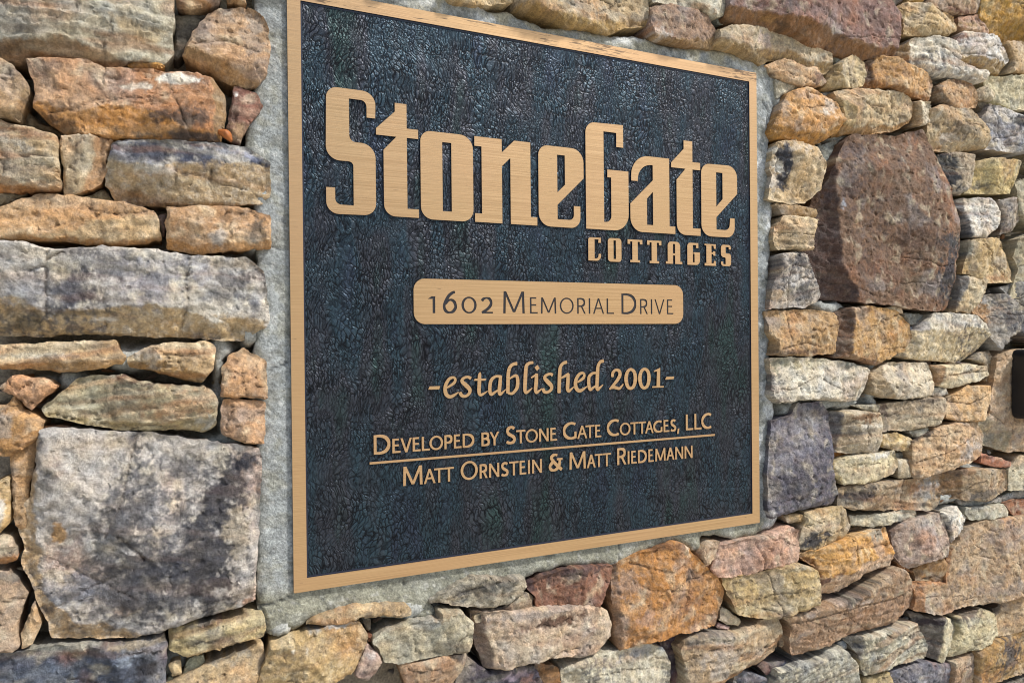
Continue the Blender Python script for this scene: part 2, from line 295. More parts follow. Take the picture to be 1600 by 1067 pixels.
([(-4152,-3364),(-3992,-3459),(-3857,-3432),(-3560,-3413),(-3314,-3387),(-3282,-3322),(-3322,-3171),(-3496,-3156),(-3950,-3142),(-4155,-3169)],(165,149,109),[('s',-3815,-3148,310,42,(60,61,65),0.8,0.1),('s',-3739,-3333,235,25,(70,70,71),0.6,0)],12,0.6,8,''),
([(-4130,-3646),(-4042,-3632),(-4052,-3492),(-4156,-3513)],(187,167,129),[],4,0.3,5,''),
([(-4209,-3885),(-4057,-3919),(-3997,-3718),(-3849,-3587),(-3848,-3490),(-3976,-3508),(-4055,-3664),(-4178,-3648)],(135,135,114),[],0,0.3,8,'m'),
([(-4250,-3832),(-3349,-4032),(-3305,-3662),(-3311,-3463),(-3551,-3511),(-3861,-3568),(-4249,-3718)],(170,147,111),[('s',-3631,-3536,186,67,(140,140,134),0.6,0)],8,0.3,8,''),
([(-3348,-3704),(-3416,-3997),(-2907,-4111),(-2647,-3963),(-2470,-3910),(-2379,-3775),(-2324,-3677),(-2313,-3551),(-2375,-3431),(-2641,-3388),(-2916,-3423),(-3183,-3452),(-3265,-3480)],(165,142,101),[('f',[(-3302,-3885),(-2821,-3988),(-2452,-3887)],0.35,(156,130,90)),('s',-2648,-3402,242,38,(142,145,144),0.8,0),('s',-2906,-3566,202,70,(161,141,110),0.6,0),('s',-3057,-3554,16,24,(213,207,192),0.8,0),('s',-2923,-3563,13,35,(213,207,192),0.7,0)],14,0.3,8,''),
([(-2445,-3961),(-2301,-4050),(-2208,-3955),(-2151,-3874),(-2206,-3753),(-2306,-3679),(-2417,-3858)],(150,131,123),[('s',-2341,-3954,54,36,(63,63,69),0.7,0),('s',-2266,-3786,54,36,(190,184,177),0.6,0)],8,0.3,5,''),
([(-2285,-3687),(-2229,-3679),(-2247,-3602),(-2311,-3590)],(124,82,59),[],-2,0.3,3,''),
([(-2298,-3574),(-2247,-3584),(-2245,-3454),(-2337,-3420)],(94,94,86),[],-8,0.3,3,''),
([(-2197,-3737),(-2133,-3875),(-1975,-3932),(-1629,-3922),(-1229,-3943),(-1171,-3838),(-1144,-3630),(-1275,-3472),(-1525,-3430),(-1546,-3506),(-1914,-3498),(-2158,-3561),(-2260,-3643)],(159,152,130),[('f',[(-2198,-3847),(-2121,-3623),(-1914,-3513),(-1526,-3506),(-1265,-3474)],-0.0,None),('s',-2096,-3740,111,109,(155,142,116),0.6,0),('s',-1441,-3486,179,47,(140,117,89),0.6,0)],14,0.3,8,''),
([(-1858,-4358),(-1507,-4436),(-1365,-4236),(-1262,-4142),(-1219,-3957),(-1621,-3940),(-1987,-3942)],(151,125,98),[('s',-1332,-3961,121,38,(119,112,101),0.6,0)],10,0.3,8,''),
([(-2545,-3420),(-2365,-3382),(-2182,-3405),(-1938,-3452),(-1839,-3455),(-1832,-3396),(-1899,-3310),(-2435,-3239),(-2771,-3291),(-2918,-3357)],(165,141,106),[('s',-2635,-3306,280,36,(170,154,122),0.5,0)],7,0.3,8,''),
([(-1416,-3391),(-1255,-3451),(-1048,-3495),(-730,-3509),(-577,-3440),(-487,-3333),(-530,-3202),(-791,-3207),(-940,-3161),(-1128,-3133),(-1374,-3197),(-1495,-3273),(-1614,-3311),(-1624,-3357)],(152,144,126),[('s',-1099,-3287,310,77,(62,62,60),0.75,0.2),('s',-719,-3268,172,59,(85,84,78),0.6,0),('s',-1386,-3357,240,27,(179,165,139),0.7,0)],10,0.3,5,''),
([(-1102,-3662),(-891,-3660),(-566,-3652),(-388,-3601),(-371,-3503),(-453,-3409),(-564,-3451),(-783,-3536),(-1122,-3581)],(142,127,106),[('s',-898,-3589,254,39,(49,49,52),0.8,0.2)],6,0.3,8,''),
([(-1535,-3540),(-1251,-3511),(-1271,-3479),(-1564,-3420)],(59,59,59),[],-10,0.3,4,''),
([(-1155,-3695),(-1101,-3918),(-1000,-4168),(-746,-4217),(-484,-4200),(-147,-4196),(178,-4270),(368,-4266),(552,-4150),(645,-3976),(592,-3798),(399,-3677),(-389,-3587),(-696,-3575),(-1147,-3532)],(175,153,130),[('f',[(-1014,-3525),(-975,-3766),(-895,-4213)],0.8,(123,104,91)),('s',-167,-3753,340,71,(89,65,51),0.9,0),('s',-390,-3634,732,40,(136,129,123),0.6,0),('s',-614,-3992,303,118,(176,164,146),0.6,0),('s',-56,-3996,321,81,(160,134,115),0.5,0)],16,0.3,8,''),
([(-1393,-4443),(-260,-4694),(-270,-4488),(-414,-4251),(-678,-4246),(-957,-4215),(-1205,-4018),(-1330,-4206)],(72,67,77),[('s',-646,-4318,130,59,(163,147,158),0.7,0),('s',-515,-4405,88,60,(144,112,103),0.7,0),('s',-1009,-4282,188,58,(38,38,45),0.7,0)],8,0.3,8,''),
([(-254,-4702),(-42,-4749),(-66,-4368),(-380,-4237)],(129,98,64),[],6,0.3,8,''),
([(-364,-3491),(-388,-3597),(0,-3649),(476,-3715),(626,-3491),(676,-3382),(683,-3272),(192,-3216),(-226,-3248),(-479,-3352)],(121,85,67),[('s',-398,-3375,67,80,(60,51,57),0.7,0),('s',224,-3265,379,62,(63,52,57),0.6,0),('s',341,-3533,191,33,(151,126,101),0.6,0)],9,0.3,8,''),
([(656,-3729),(677,-4115),(720,-4298),(998,-4256),(1127,-4289),(1257,-4266),(1389,-4294),(1631,-4264),(1768,-4298),(2217,-4266),(2291,-4091),(2360,-3850),(2252,-3650),(1916,-3329),(1697,-3125),(1589,-3084),(1348,-3141),(958,-3201),(685,-3308)],(166,118,67),[('f',[(805,-3283),(750,-3744),(757,-4322)],0.7,(139,109,84)),('s',876,-3536,176,170,(150,134,122),0.5,0),('s',1811,-3503,60,134,(56,52,51),0.7,0),('s',1657,-3879,325,199,(107,79,67),0.5,0),('s',1449,-3143,212,43,(88,62,49),0.6,0),('s',1075,-3956,154,129,(168,142,126),0.5,0),('k',[(929,-3288),(1446,-3449),(1716,-3400)])],14,0.05,8,''),
([(1983,-3363),(2123,-3486),(2253,-3389),(2328,-3192),(2155,-3181),(1992,-3285)],(162,138,112),[],7,0.3,5,''),
([(2247,-3635),(2363,-3680),(2777,-3714),(3053,-3660),(3302,-3677),(3590,-3701),(3741,-3245),(3505,-3120),(2995,-3213),(2514,-3222),(2323,-3255),(2205,-3548)],(181,147,126),[('f',[(2163,-3508),(2335,-3556),(2440,-3247)],0.0,None),('s',3595,-3220,129,72,(105,71,55),0.7,0),('s',2457,-3333,204,92,(178,143,118),0.6,0),('s',2692,-3482,358,69,(167,139,122),0.5,0),('k',[(3024,-3646),(3040,-3530),(2905,-3299)])],10,0.3,8,''),
([(2427,-3950),(2549,-4169),(2848,-4273),(3191,-4332),(3545,-4313),(3977,-4257),(3952,-3785),(3588,-3624),(3198,-3655),(2854,-3697),(2358,-3690)],(167,145,101),[('s',2451,-3941,97,128,(90,70,48),0.7,0),('f',[(2357,-3734),(2853,-3770),(3232,-3708),(3587,-3705),(3988,-3873)],-0.2,None),('s',3655,-3676,216,54,(166,164,147),0.6,0)],13,0.5,8,''),
([(2312,-4243),(2641,-4378),(2696,-4305),(2372,-4058)],(190,172,137),[],3,0.3,4,''),
([(2300,-4348),(2505,-4415),(2505,-4350),(2315,-4281)],(162,131,123),[],0,0.3,3,''),
([(1696,-4637),(1650,-5097),(2010,-5176),(2152,-5059),(2590,-4979),(3137,-4925),(3326,-4843),(3354,-4536),(3300,-4329),(3050,-4338),(2595,-4403),(2018,-4328),(1740,-4355),(1629,-4468)],(158,137,108),[('f',[(1734,-4936),(2297,-4941),(2892,-4806),(3392,-4567)],0.7,(142,107,72)),('s',1983,-4384,363,67,(73,72,74),0.6,0.1),('s',3009,-4386,276,71,(159,134,103),0.7,0),('s',2264,-4664,344,114,(154,148,140),0.5,0)],14,0.7,8,''),
([(217,-4296),(-65,-4374),(-69,-4723),(1485,-5067),(1509,-4606),(1398,-4408),(1162,-4297),(754,-4299),(409,-4282)],(179,172,150),[('s',1084,-4398,309,65,(144,148,153),0.6,0),('s',77,-4491,140,123,(174,162,136),0.6,0)],12,0.3,8,''),
([(1459,-4443),(1571,-4632),(1574,-5127),(1711,-5157),(1744,-4689),(1676,-4518),(1816,-4375),(1380,-4328)],(68,56,63),[],-6,0.3,8,''),
([(3137,-2258),(3113,-2890),(3184,-3000),(3609,-2945),(3990,-2936),(4384,-2920),(4425,-2773),(4290,-2354),(4277,-1601),(4160,-1445),(3679,-1456),(3546,-1618),(3215,-1655)],(94,90,99),[('s',3366,-1827,146,111,(137,133,135),0.5,0),('s',3775,-1967,341,254,(133,131,136),0.5,0),('s',3581,-2570,373,224,(56,55,60),0.6,0),('s',3174,-2917,72,55,(183,180,177),0.8,0)],10,0.05,8,''),
([(4392,-2928),(4695,-3034),(5510,-3126),(6561,-3242),(6655,-2987),(6575,-2698),(5942,-2707),(4937,-2666),(4425,-2685)],(142,121,94),[('s',4812,-2823,318,142,(54,52,56),0.85,0),('s',4459,-2843,154,111,(54,52,56),0.8,0),('s',6332,-2887,224,210,(142,141,138),0.7,0),('s',5720,-2768,513,59,(143,122,93),0.6,0)],12,0.5,8,''),
([(6678,-2989),(7027,-3135),(7805,-3229),(8316,-3094),(8267,-2759),(7464,-2658),(6843,-2667),(6634,-2771)],(156,135,106),[('f',[(7126,-2630),(7193,-3165)],0.5,(125,98,68)),('s',7648,-3079,395,94,(74,72,70),0.7,0),('s',6976,-2688,376,61,(59,59,64),0.6,0)],12,0.3,8,''),
([(4703,-3272),(5146,-3342),(5563,-3342),(6135,-3310),(6083,-3172),(5230,-3157),(4704,-3127)],(164,157,136),[],6,0.8,5,''),
([(7235,-3379),(7355,-3503),(8360,-3561),(8423,-3463),(8206,-3326),(7260,-3278)],(172,167,146),[],8,0.3,5,''),
([(8488,-3546),(9244,-3631),(9246,-3355),(8543,-3283),(8255,-3324)],(142,98,70),[],6,0.3,8,''),
([(7202,-3247),(7347,-3288),(8300,-3332),(8616,-3292),(9322,-3365),(9324,-3203),(8617,-3167),(7942,-3278),(7155,-3163)],(142,143,137),[],-2,0.3,8,'m'),
([(3514,-3090),(3812,-3111),(3842,-3005),(3443,-2979)],(156,131,92),[],4,0.3,4,''),
([(3789,-3082),(3708,-3208),(3625,-3474),(4036,-3571),(4573,-3432),(4653,-3272),(4577,-3060),(4461,-2944),(3790,-2959)],(181,159,119),[('s',3924,-3389,295,136,(47,48,54),0.9,0),('s',3891,-2948,221,54,(158,132,94),0.7,0),('s',4001,-3098,260,82,(191,180,152),0.5,0),('f',[(3707,-3317),(3927,-3290),(4613,-3375)],0.4,None)],12,0.3,8,''),
([(3967,-3754),(3971,-4062),(4150,-4178),(4456,-4194),(4890,-4029),(5216,-3977),(5558,-3982),(5552,-3747),(5429,-3376),(5058,-3371),(4579,-3425),(4006,-3518),(3585,-3523)],(190,145,84),[('f',[(3531,-3476),(4005,-3649),(4075,-4155)],0.6,(119,82,48)),('f',[(3965,-3932),(4575,-3897),(4893,-3773),(5560,-3778)],0.5,(189,163,137)),('s',4136,-3956,263,49,(98,66,53),0.8,0.3),('s',5160,-3423,204,114,(140,140,131),0.7,0)],16,0.5,8,''),
([(4711,-3472),(5198,-3417),(5364,-3387),(5034,-3333),(4713,-3352)],(75,65,50),[],-6,0.3,4,''),
([(5596,-3820),(5757,-3990),(5982,-4094),(6283,-4011),(6739,-3983),(6778,-3705),(6653,-3286),(5936,-3301),(5528,-3459)],(161,141,126),[('f',[(5635,-3355),(5590,-3555),(5757,-4020)],0.3,(109,94,86)),('s',6238,-3387,445,90,(133,130,127),0.5,0)],12,0.3,8,''),
([(6801,-3558),(6855,-3787),(7139,-3661),(7261,-3457),(7095,-3236),(6789,-3310),(6582,-3251)],(209,202,187),[('s',6765,-3546,64,184,(60,65,76),0.7,0)],10,0.3,8,''),
([(6769,-3969),(6719,-4396),(5992,-4278),(6086,-4532),(6041,-4721),(6577,-4876),(6996,-4834),(7623,-4866),(8229,-4879),(9081,-4851),(9091,-3571),(7635,-3518),(7148,-3617)],(167,141,110),[('f',[(6959,-3563),(6816,-3975),(6765,-4397),(6221,-4373),(6217,-4733)],0.5,(166,120,81)),('s',7543,-3996,441,188,(169,149,121),0.5,0),('s',8146,-3853,409,256,(151,136,126),0.5,0),('s',7885,-4678,603,127,(139,129,119),0.6,0),('s',6916,-4464,140,92,(82,73,71),0.5,0),('k',[(7398,-3883),(7642,-4010),(7542,-4090),(7839,-4163)])],18,0.3,8,''),
([(6117,-4286),(6844,-4421),(6847,-4034),(6433,-4008),(6074,-4138)],(144,111,72),[],6,0.3,8,''),
([(5783,-4043),(6110,-4186),(6097,-4139),(5870,-4037),(5707,-3874)],(139,98,60),[],0,0.3,3,''),
([(3479,-4463),(3456,-4701),(3518,-4920),(4068,-4932),(4645,-4839),(5626,-4844),(6017,-4674),(6084,-4536),(5998,-4284),(5891,-4119),(5634,-3988),(4650,-4253),(3887,-4317),(3346,-4338)],(144,117,90),[('f',[(4260,-4518),(4728,-4401),(5461,-4435),(6064,-4294)],0.18,(147,118,92)),('k',[(3472,-4449),(3944,-4446),(4283,-4421),(4828,-4401),(5398,-4437),(5779,-4411)]),('s',5072,-4070,527,85,(70,66,59),0.7,0.4),('s',4829,-4344,159,42,(174,158,146),0.7,0),('s',3835,-4318,440,54,(152,130,104),0.5,0)],16,0.5,8,''),
([(4817,-5161),(4894,-5474),(5470,-5471),(6250,-5478),(6328,-5306),(6209,-5133),(6034,-4900),(5225,-4900),(4614,-4896)],(164,159,138),[('f',[(4900,-4863),(4898,-5092),(4815,-5361)],0.7,(86,82,78)),('s',5086,-5369,285,114,(143,129,103),0.6,0)],14,0.8,8,''),
([(6346,-5230),(6380,-5515),(6653,-5640),(6840,-5414),(7040,-5266),(6961,-5019),(6659,-4920),(6052,-4785)],(179,171,143),[('f',[(6568,-4812),(6588,-5122),(6515,-5597)],0.7,(75,69,69)),('s',6432,-4930,407,90,(51,42,46),0.9,0)],10,0.3,8,''),
([(7022,-5192),(6809,-5400),(6738,-5577),(7043,-5569),(7674,-5539),(7951,-5424),(7919,-5065),(7580,-4938),(6944,-4977)],(182,171,137),[('s',7226,-4964,383,124,(61,57,58),0.8,0)],13,0.3,8,''),
([(7988,-5472),(8296,-5513),(9152,-5479),(9157,-4910),(8300,-4944),(7951,-5041)],(173,145,109),[('s',8033,-5010,305,96,(57,53,51),0.8,0.4)],12,0.3,8,''),
([(7414,-5827),(7509,-6225),(7958,-6219),(9120,-6237),(9126,-5536),(8015,-5497),(7344,-5561)],(157,127,81),[('s',8250,-5783,361,290,(62,60,62),0.85,-0.2),('s',7497,-5479,293,63,(70,66,57),0.7,0)],14,0.3,8,''),
([(6880,-6289),(7454,-6416),(7434,-5906),(7363,-5602),(6815,-5657)],(153,129,104),[],10,0.3,8,''),
([(5605,-6012),(6957,-6313),(6859,-5696),(6309,-5556),(5482,-5544)],(104,102,108),[('s',6545,-5782,274,91,(155,153,158),0.6,0)],8,0.3,8,''),
([(3049,-5431),(4916,-5846),(4754,-5240),(4442,-4948),(4098,-5027),(3226,-5056)],(164,160,143),[('f',[(3227,-4937),(3727,-5050),(4061,-4937)],-0.0,None),('s',3438,-4909,284,42,(108,89,60),0.6,0),('s',4322,-5139,268,139,(179,176,160),0.5,0)],12,0.5,8,''),
([(4925,-5855),(5629,-6011),(5464,-5540),(4928,-5516)],(158,140,99),[],10,0.3,8,''),
([(3133,-5147),(3531,-5101),(3488,-5003),(3275,-4987),(3030,-5000)],(50,59,76),[],0,0.3,3,''),
([(2519,-5354),(3199,-5505),(3307,-5259),(3098,-5148),(2656,-4964)],(94,100,110),[],-2,0.3,8,''),
([(8048,-6562),(9218,-6821),(9222,-6316),(8101,-6330)],(108,102,91),[],6,0.3,8,''),
([(3418,-4821),(3490,-4861),(3545,-4736),(3421,-4577)],(145,125,100),[],-4,0.3,3,''),
([(4696,-5122),(4776,-5109),(4737,-4958),(4539,-5006)],(129,139,146),[],-8,0.3,3,''),
([(3166,-466),(3255,-605),(3181,-773),(3887,-795),(4396,-770),(4448,-329),(4362,-184),(3817,-145),(3150,-169)],(170,138,97),[('s',3225,-330,144,165,(136,129,123),0.5,0),('s',3663,-736,413,33,(67,52,45),0.7,0),('s',3816,-527,114,22,(55,46,41),0.7,0),('k',[(3330,-689),(3815,-612),(4084,-672)])],11,0.3,8,''),
([(4386,-503),(4343,-821),(4768,-879),(5185,-963),(5798,-758),(5965,-576),(5913,-355),(5626,-148),(5024,-72),(4652,-111),(4401,-185)],(170,134,85),[('f',[(4713,-66),(4669,-418),(4503,-882)],0.8,(77,59,52)),('f',[(4403,-822),(4524,-766),(5186,-898)],0.4,(120,88,61)),('s',4968,-154,250,35,(91,65,45),0.7,0),('s',4962,-773,125,41,(182,157,112),0.6,0)],15,0.3,8,''),
([(6149,-910),(6759,-940),(7348,-986),(7757,-759),(7853,-529),(7709,-357),(7506,-216),(6814,-178),(6433,-189),(6209,-361),(5970,-546),(5689,-848)],(201,193,173),[('f',[(6201,-175),(6291,-424),(6058,-794),(6011,-947)],0.6,(171,163,156)),('f',[(6245,-439),(6957,-458),(7303,-379),(7916,-496)],0.35,(195,176,137)),('s',6934,-300,534,95,(180,176,168),0.5,0)],16,0.3,8,''),
([(5657,-165),(5903,-198),(5814,-50),(5482,-105)],(220,206,179),[],2,0.3,3,''),
([(6066,-328),(6217,-397),(6461,-296),(6405,-201),(5935,-179)],(141,141,133),[],-4,0.3,8,'m'),
([(6124,-522),(6254,-397),(6070,-374)],(146,153,163),[],-6,0.3,3,''),
([(3193,-1100),(3155,-1319),(3299,-1441),(3897,-1399),(4445,-1461),(4936,-1476),(5064,-1312),(5096,-1015),(4653,-900),(3788,-809),(3153,-810)],(199,191,171),[('s',3444,-884,368,83,(139,136,116),0.8,0),('s',3932,-925,268,84,(171,160,129),0.6,0),('s',4807,-952,206,58,(127,131,120),0.8,0),('s',4317,-1423,555,34,(177,157,126),0.6,0),('f',[(3151,-961),(3597,-1058),(4212,-962),(5096,-1045)],0.12,None)],14,0.3,8,''),
([(5123,-1380),(5370,-1451),(5900,-1490),(6359,-1464),(6511,-1180),(6363,-950),(5462,-925),(5117,-1052)],(195,182,157),[('f',[(5375,-902),(5308,-1141),(5588,-1485)],0.45,(162,141,108))],13,0.3,8,''),
([(6522,-1149),(6454,-1295),(6797,-1356),(7541,-1279),(7836,-1190),(7775,-1033),(7442,-999),(6443,-983)],(198,184,152),[('f',[(6656,-963),(6582,-1309)],0.4,(155,117,76)),('k',[(6745,-1155),(7741,-1120)]),('s',7334,-1108,200,39,(132,117,97),0.6,0)],12,0.6,8,''),
([(6439,-1455),(6628,-1495),(6879,-1452),(6773,-1351),(6454,-1339)],(190,182,164),[],5,0.3,4,''),
([(6724,-1828),(7014,-1893),(7616,-1912),(7771,-1815),(7888,-1556),(7827,-1348),(7267,-1334),(6823,-1509),(6715,-1726)],(193,156,109),[('k',[(6760,-1566),(7248,-1621),(7654,-1510)]),('s',6951,-1798,292,44,(173,142,103),0.6,0)],14,0.3,8,''),
([(5332,-1947),(5905,-1962),(6553,-1915),(6769,-1730),(6747,-1506),(6322,-1472),(5730,-1523),(5335,-1540)],(163,146,120),[('s',5396,-1655,108,150,(78,60,54),0.8,0),('s',6270,-1514,370,43,(69,64,59),0.7,0),('s',5947,-1838,542,49,(171,160,135),0.5,0)],12,0.4,8,''),
([(4276,-2154),(4698,-2230),(5200,-2239),(5266,-2102),(5324,-1835),(5291,-1668),(4786,-1591),(4301,-1600)],(166,151,126),[('f',[(4501,-1582),(4455,-2191)],0.6,(77,76,81)),('s',4907,-1703,291,65,(111,81,54),0.85,0),('s',4864,-1848,373,41,(182,176,162),0.7,0),('s',4822,-1919,372,35,(83,80,77),0.7,0)],12,0.5,8,''),
([(5123,-1635),(5389,-1664),(5382,-1542),(4788,-1529)],(154,147,128),[],2,0.3,4,''),
([(5279,-2158),(5583,-2242),(5972,-2286),(6033,-2114),(5674,-1976),(5281,-1993)],(176,149,99),[],8,0.8,5,''),
([(6107,-2105),(6386,-2045),(6377,-1960),(5948,-1986)],(173,169,150),[],6,0.3,4,''),
([(4409,-2332),(4881,-2281),(5306,-2262),(4634,-2202),(4358,-2225)],(148,102,36),[],-4,0.3,3,''),
([(5931,-2361),(5875,-2572),(6041,-2710),(6696,-2650),(7284,-2572),(7589,-2466),(7653,-2135),(7593,-1935),(6993,-1893),(6277,-2014),(5946,-2147)],(186,157,121),[('s',6302,-1978,464,77,(47,41,39),0.85,0.4),('k',[(5977,-2449),(6675,-2349),(7413,-2114)]),('s',7211,-2358,298,161,(182,176,168),0.6,0),('s',6723,-2384,575,94,(172,137,96),0.5,0.3),('f',[(6003,-1873),(5978,-2180),(5861,-2632)],0.3,None)],16,0.5,8,''),
([(4296,-2465),(4475,-2633),(5178,-2684),(5569,-2578),(5667,-2465),(5572,-2238),(4763,-2242),(4270,-2319)],(197,184,149),[('f',[(4519,-2223),(4357,-2355),(4474,-2656)],0.3,(162,143,97)),('s',5300,-2277,257,48,(208,208,205),0.6,0),('s',4876,-2480,373,88,(177,157,132),0.5,0)],14,0.3,8,''),
([(5690,-2676),(5946,-2681),(5917,-2400),(5671,-2374)],(179,165,137),[],8,0.3,5,''),
([(5745,-2382),(6061,-2451),(6108,-2314),(5745,-2318)],(126,126,119),[],-6,0.3,8,'m'),
([(7901,-1524),(7872,-1788),(7612,-1972),(7635,-2276),(8318,-2476),(9497,-2541),(9511,-786),(8440,-770),(8011,-896),(7955,-1261)],(174,147,116),[('f',[(7589,-1708),(8055,-1965),(8375,-2153),(8264,-2482)],0.3,(150,139,112)),('s',8102,-1830,212,400,(181,163,142),0.5,0),('s',7888,-2216,261,99,(139,136,125),0.6,0),('k',[(7865,-1785),(8207,-2003),(8263,-1738)])],12,0.2,8,''),
([(7732,-297),(7834,-529),(8041,-803),(8202,-598),(8473,-506),(9485,-786),(9490,-156),(8585,-93),(8209,138),(7788,131),(7530,29),(7377,-168)],(145,138,127),[('s',7614,-168,306,163,(155,119,80),0.85,-0.5),('s',7974,-464,210,298,(177,170,158),0.5,0),('s',8785,-400,500,204,(65,64,69),0.7,0),('s',8295,-231,322,134,(72,72,75),0.6,0)],14,0.3,8,''),
([(8471,77),(8745,-56),(9543,-119),(9547,373),(8638,351),(8150,239)],(128,124,115),[],10,0.3,8,''),
([(7674,-2615),(8065,-2715),(8480,-2733),(8442,-2645),(7691,-2451)],(177,120,94),[('s',7827,-2519,208,46,(66,49,42),0.7,0)],6,0.3,4,''),
([(8336,-3125),(9518,-3179),(9523,-2598),(8614,-2545),(8339,-2767)],(194,185,157),[('s',9004,-2951,226,172,(168,168,168),0.5,0)],10,0.3,8,''),
([(7937,-1064),(7893,-1303),(8041,-1308),(8107,-1001),(8019,-791),(7705,-825),(7524,-921)],(156,141,116),[],0,0.3,4,''),
([(6974,-999),(7575,-1021),(7524,-987),(6925,-940)],(93,78,70),[],-6,0.3,3,''),
([(4406,2053),(4254,1688),(3994,1267),(3919,943),(3843,568),(3948,253),(4128,16),(4845,-43),(5401,-70),(6026,-131),(6504,-163),(6955,-130),(7132,572),(7184,1239),(6924,1523),(6701,1893),(6351,2390),(6222,2615),(5588,2438),(4713,2371),(4559,2258)],(111,86,67),[('f',[(4259,2173),(4348,1777),(4435,1079),(4486,484),(4769,163),(4845,-84)],0.75,(65,50,47)),('f',[(6437,-275),(6500,345),(6627,1088),(6697,1448)],0.3,None),('s',6778,436,271,563,(54,53,57),0.9,0),('s',6737,908,315,118,(49,50,53),0.85,0),('s',5340,1710,484,336,(91,78,68),0.4,0),('s',4633,1571,190,272,(72,65,68),0.5,0),('s',5952,928,508,287,(76,59,51),0.5,0),('s',6133,2063,172,346,(94,77,66),0.5,0),('s',5946,268,254,172,(100,88,69),0.5,0),('s',5817,-35,671,71,(104,80,60),0.8,-0.15),('s',4038,1418,181,159,(86,60,39),0.7,0),('s',4480,1370,53,81,(162,168,176),0.7,0),('s',4715,2123,306,109,(75,68,71),0.5,0),('s',5088,442,593,222,(81,63,55),0.4,0)],20,0.05,10,''),
([(3316,2166),(3650,2156),(4057,2147),(4449,2382),(4533,2535),(4387,2808),(4160,2873),(3875,2944),(3503,2820),(3381,2633),(3198,2243)],(190,145,92),[('f',[(3169,2335),(3559,2288),(4123,2304),(4549,2542)],0.45,(177,130,66)),('s',3398,2622,120,136,(171,157,143),0.6,0),('s',3860,2796,219,69,(190,162,137),0.6,0),('k',[(3828,2722),(3798,2857),(4081,2848)]),('s',4240,2682,129,117,(213,204,190),0.6,0)],14,0.3,8,''),
([(3245,2055),(3175,1763),(3225,1690),(3170,1324),(3583,1295),(3839,1326),(4131,1527),(4207,1830),(4056,2124),(3592,2169),(3314,2140)],(185,160,121),[('s',3410,1880,120,208,(49,52,59),0.95,0.2),('s',3442,1596,104,156,(48,50,58),0.9,0),('s',3257,1994,61,77,(213,207,192),0.9,0),('s',3306,1792,137,103,(213,207,192),0.8,-0.5),('s',3270,1582,102,129,(197,188,174),0.7,0),('s',3691,2064,211,79,(196,185,168),0.7,0)],13,0.3,8,''),
([(3430,1150),(3640,1150),(4108,1152),(4091,1265),(3641,1302),(3286,1290)],(162,137,100),[],5,0.3,4,''),
([(3268,917),(3250,786),(3341,655),(3948,680),(3950,894),(4054,1114),(3730,1148),(3449,1136),(3327,998)],(195,173,136),[('f',[(3241,915),(3587,902),(3979,906)],0.0,None),('k',[(3233,891),(3550,895),(3922,880)])],12,0.7,8,''),
([(3304,320),(3200,136),(3163,-142),(3825,-124),(4116,-35),(4180,74),(4010,286),(3903,443),(3832,622),(3584,644),(3306,601)],(163,153,142),[('s',3686,512,247,79,(53,54,59),0.8,0),('s',3789,92,214,159,(48,52,64),0.8,0),('s',3649,274,211,79,(203,198,190),0.7,0),('s',3265,31,102,103,(159,134,103),0.7,0),('s',3472,60,69,131,(180,169,149),0.6,0),('k',[(3511,558),(3474,269),(3505,-123)]),('k',[(3545,455),(3899,413)])],12,0.3,6,''),
([(4303,1968),(4319,1724),(4414,1759),(4569,2103),(4686,2351),(4193,2175)],(127,130,123),[],-6,0.3,8,'m'),
([(4101,973),(4148,1248),(4206,1524),(4036,1078)],(143,143,139),[],-8,0.3,8,'m'),
([(6627,2169),(6760,1972),(6894,1708),(7171,1698),(7407,1844),(7435,2352),(7083,2363),(6606,2286)],(165,151,128),[('s',6806,2030,249,328,(48,50,53),0.95,0.2),('f',[(7130,2398),(7101,1669)],0.2,None)],10,0.3,8,''),
([(7383,1838),(7185,1710),(7952,1752),(8414,1802),(8569,2059),(8691,2374),(7859,2332),(7401,2237)],(189,169,118),[('s',7598,1847,192,77,(79,79,74),0.7,0),('s',7410,2137,95,152,(142,148,156),0.6,0)],13,0.3,8,''),
([(8668,1464),(9114,1231),(9122,2110),(8751,2079),(8595,1970)],(163,155,130),[],10,0.3,8,''),
([(7193,1369),(7284,1034),(7713,1024),(8119,1270),(8150,1492),(7963,1704),(7172,1635),(6986,1597)],(198,192,180),[('f',[(7243,1737),(7193,1430),(7330,1012)],0.5,(61,65,73)),('s',7562,1386,383,37,(156,156,156),0.6,0),('s',7464,1136,238,61,(173,164,150),0.5,0)],12,0.7,8,''),
([(8217,1406),(8154,1112),(8561,1197),(8729,1470),(8566,1754),(8084,1681)],(140,129,117),[('s',8316,1187,253,51,(75,52,44),0.7,0)],8,0.3,8,''),
([(7267,765),(7162,457),(7804,314),(8506,330),(8569,498),(8306,870),(8107,1056),(7260,978)],(178,153,109),[('k',[(7559,987),(7945,694),(8292,455)]),('s',8141,388,350,63,(155,115,79),0.7,0),('s',7273,822,94,91,(125,131,122),0.5,0)],12,0.3,8,''),
([(8468,749),(8600,562),(8454,303),(8376,73),(9079,57),(9089,1228),(8573,1072)],(166,155,126),[],12,0.3,8,''),
([(7120,154),(7015,-157),(7389,-185),(7728,133),(7813,353),(7634,472),(7160,428)],(182,163,129),[('f',[(7301,523),(7251,217),(6969,-181)],0.5,(94,94,94))],10,0.5,8,''),
([(6359,2550),(6531,2331),(7005,2352),(7751,2481),(7816,2650),(7669,2909),(7420,3067),(6852,3128),(6498,2979),(6361,2692)],(168,146,111),[('s',7151,2705,325,132,(82,75,64),0.7,0),('s',6868,2543,239,78,(167,164,157),0.5,0),('s',6438,2574,115,103,(160,139,104),0.6,0),('f',[(6359,2550),(7007,2489),(7816,2628)],0.4,None)],13,0.3,8,''),
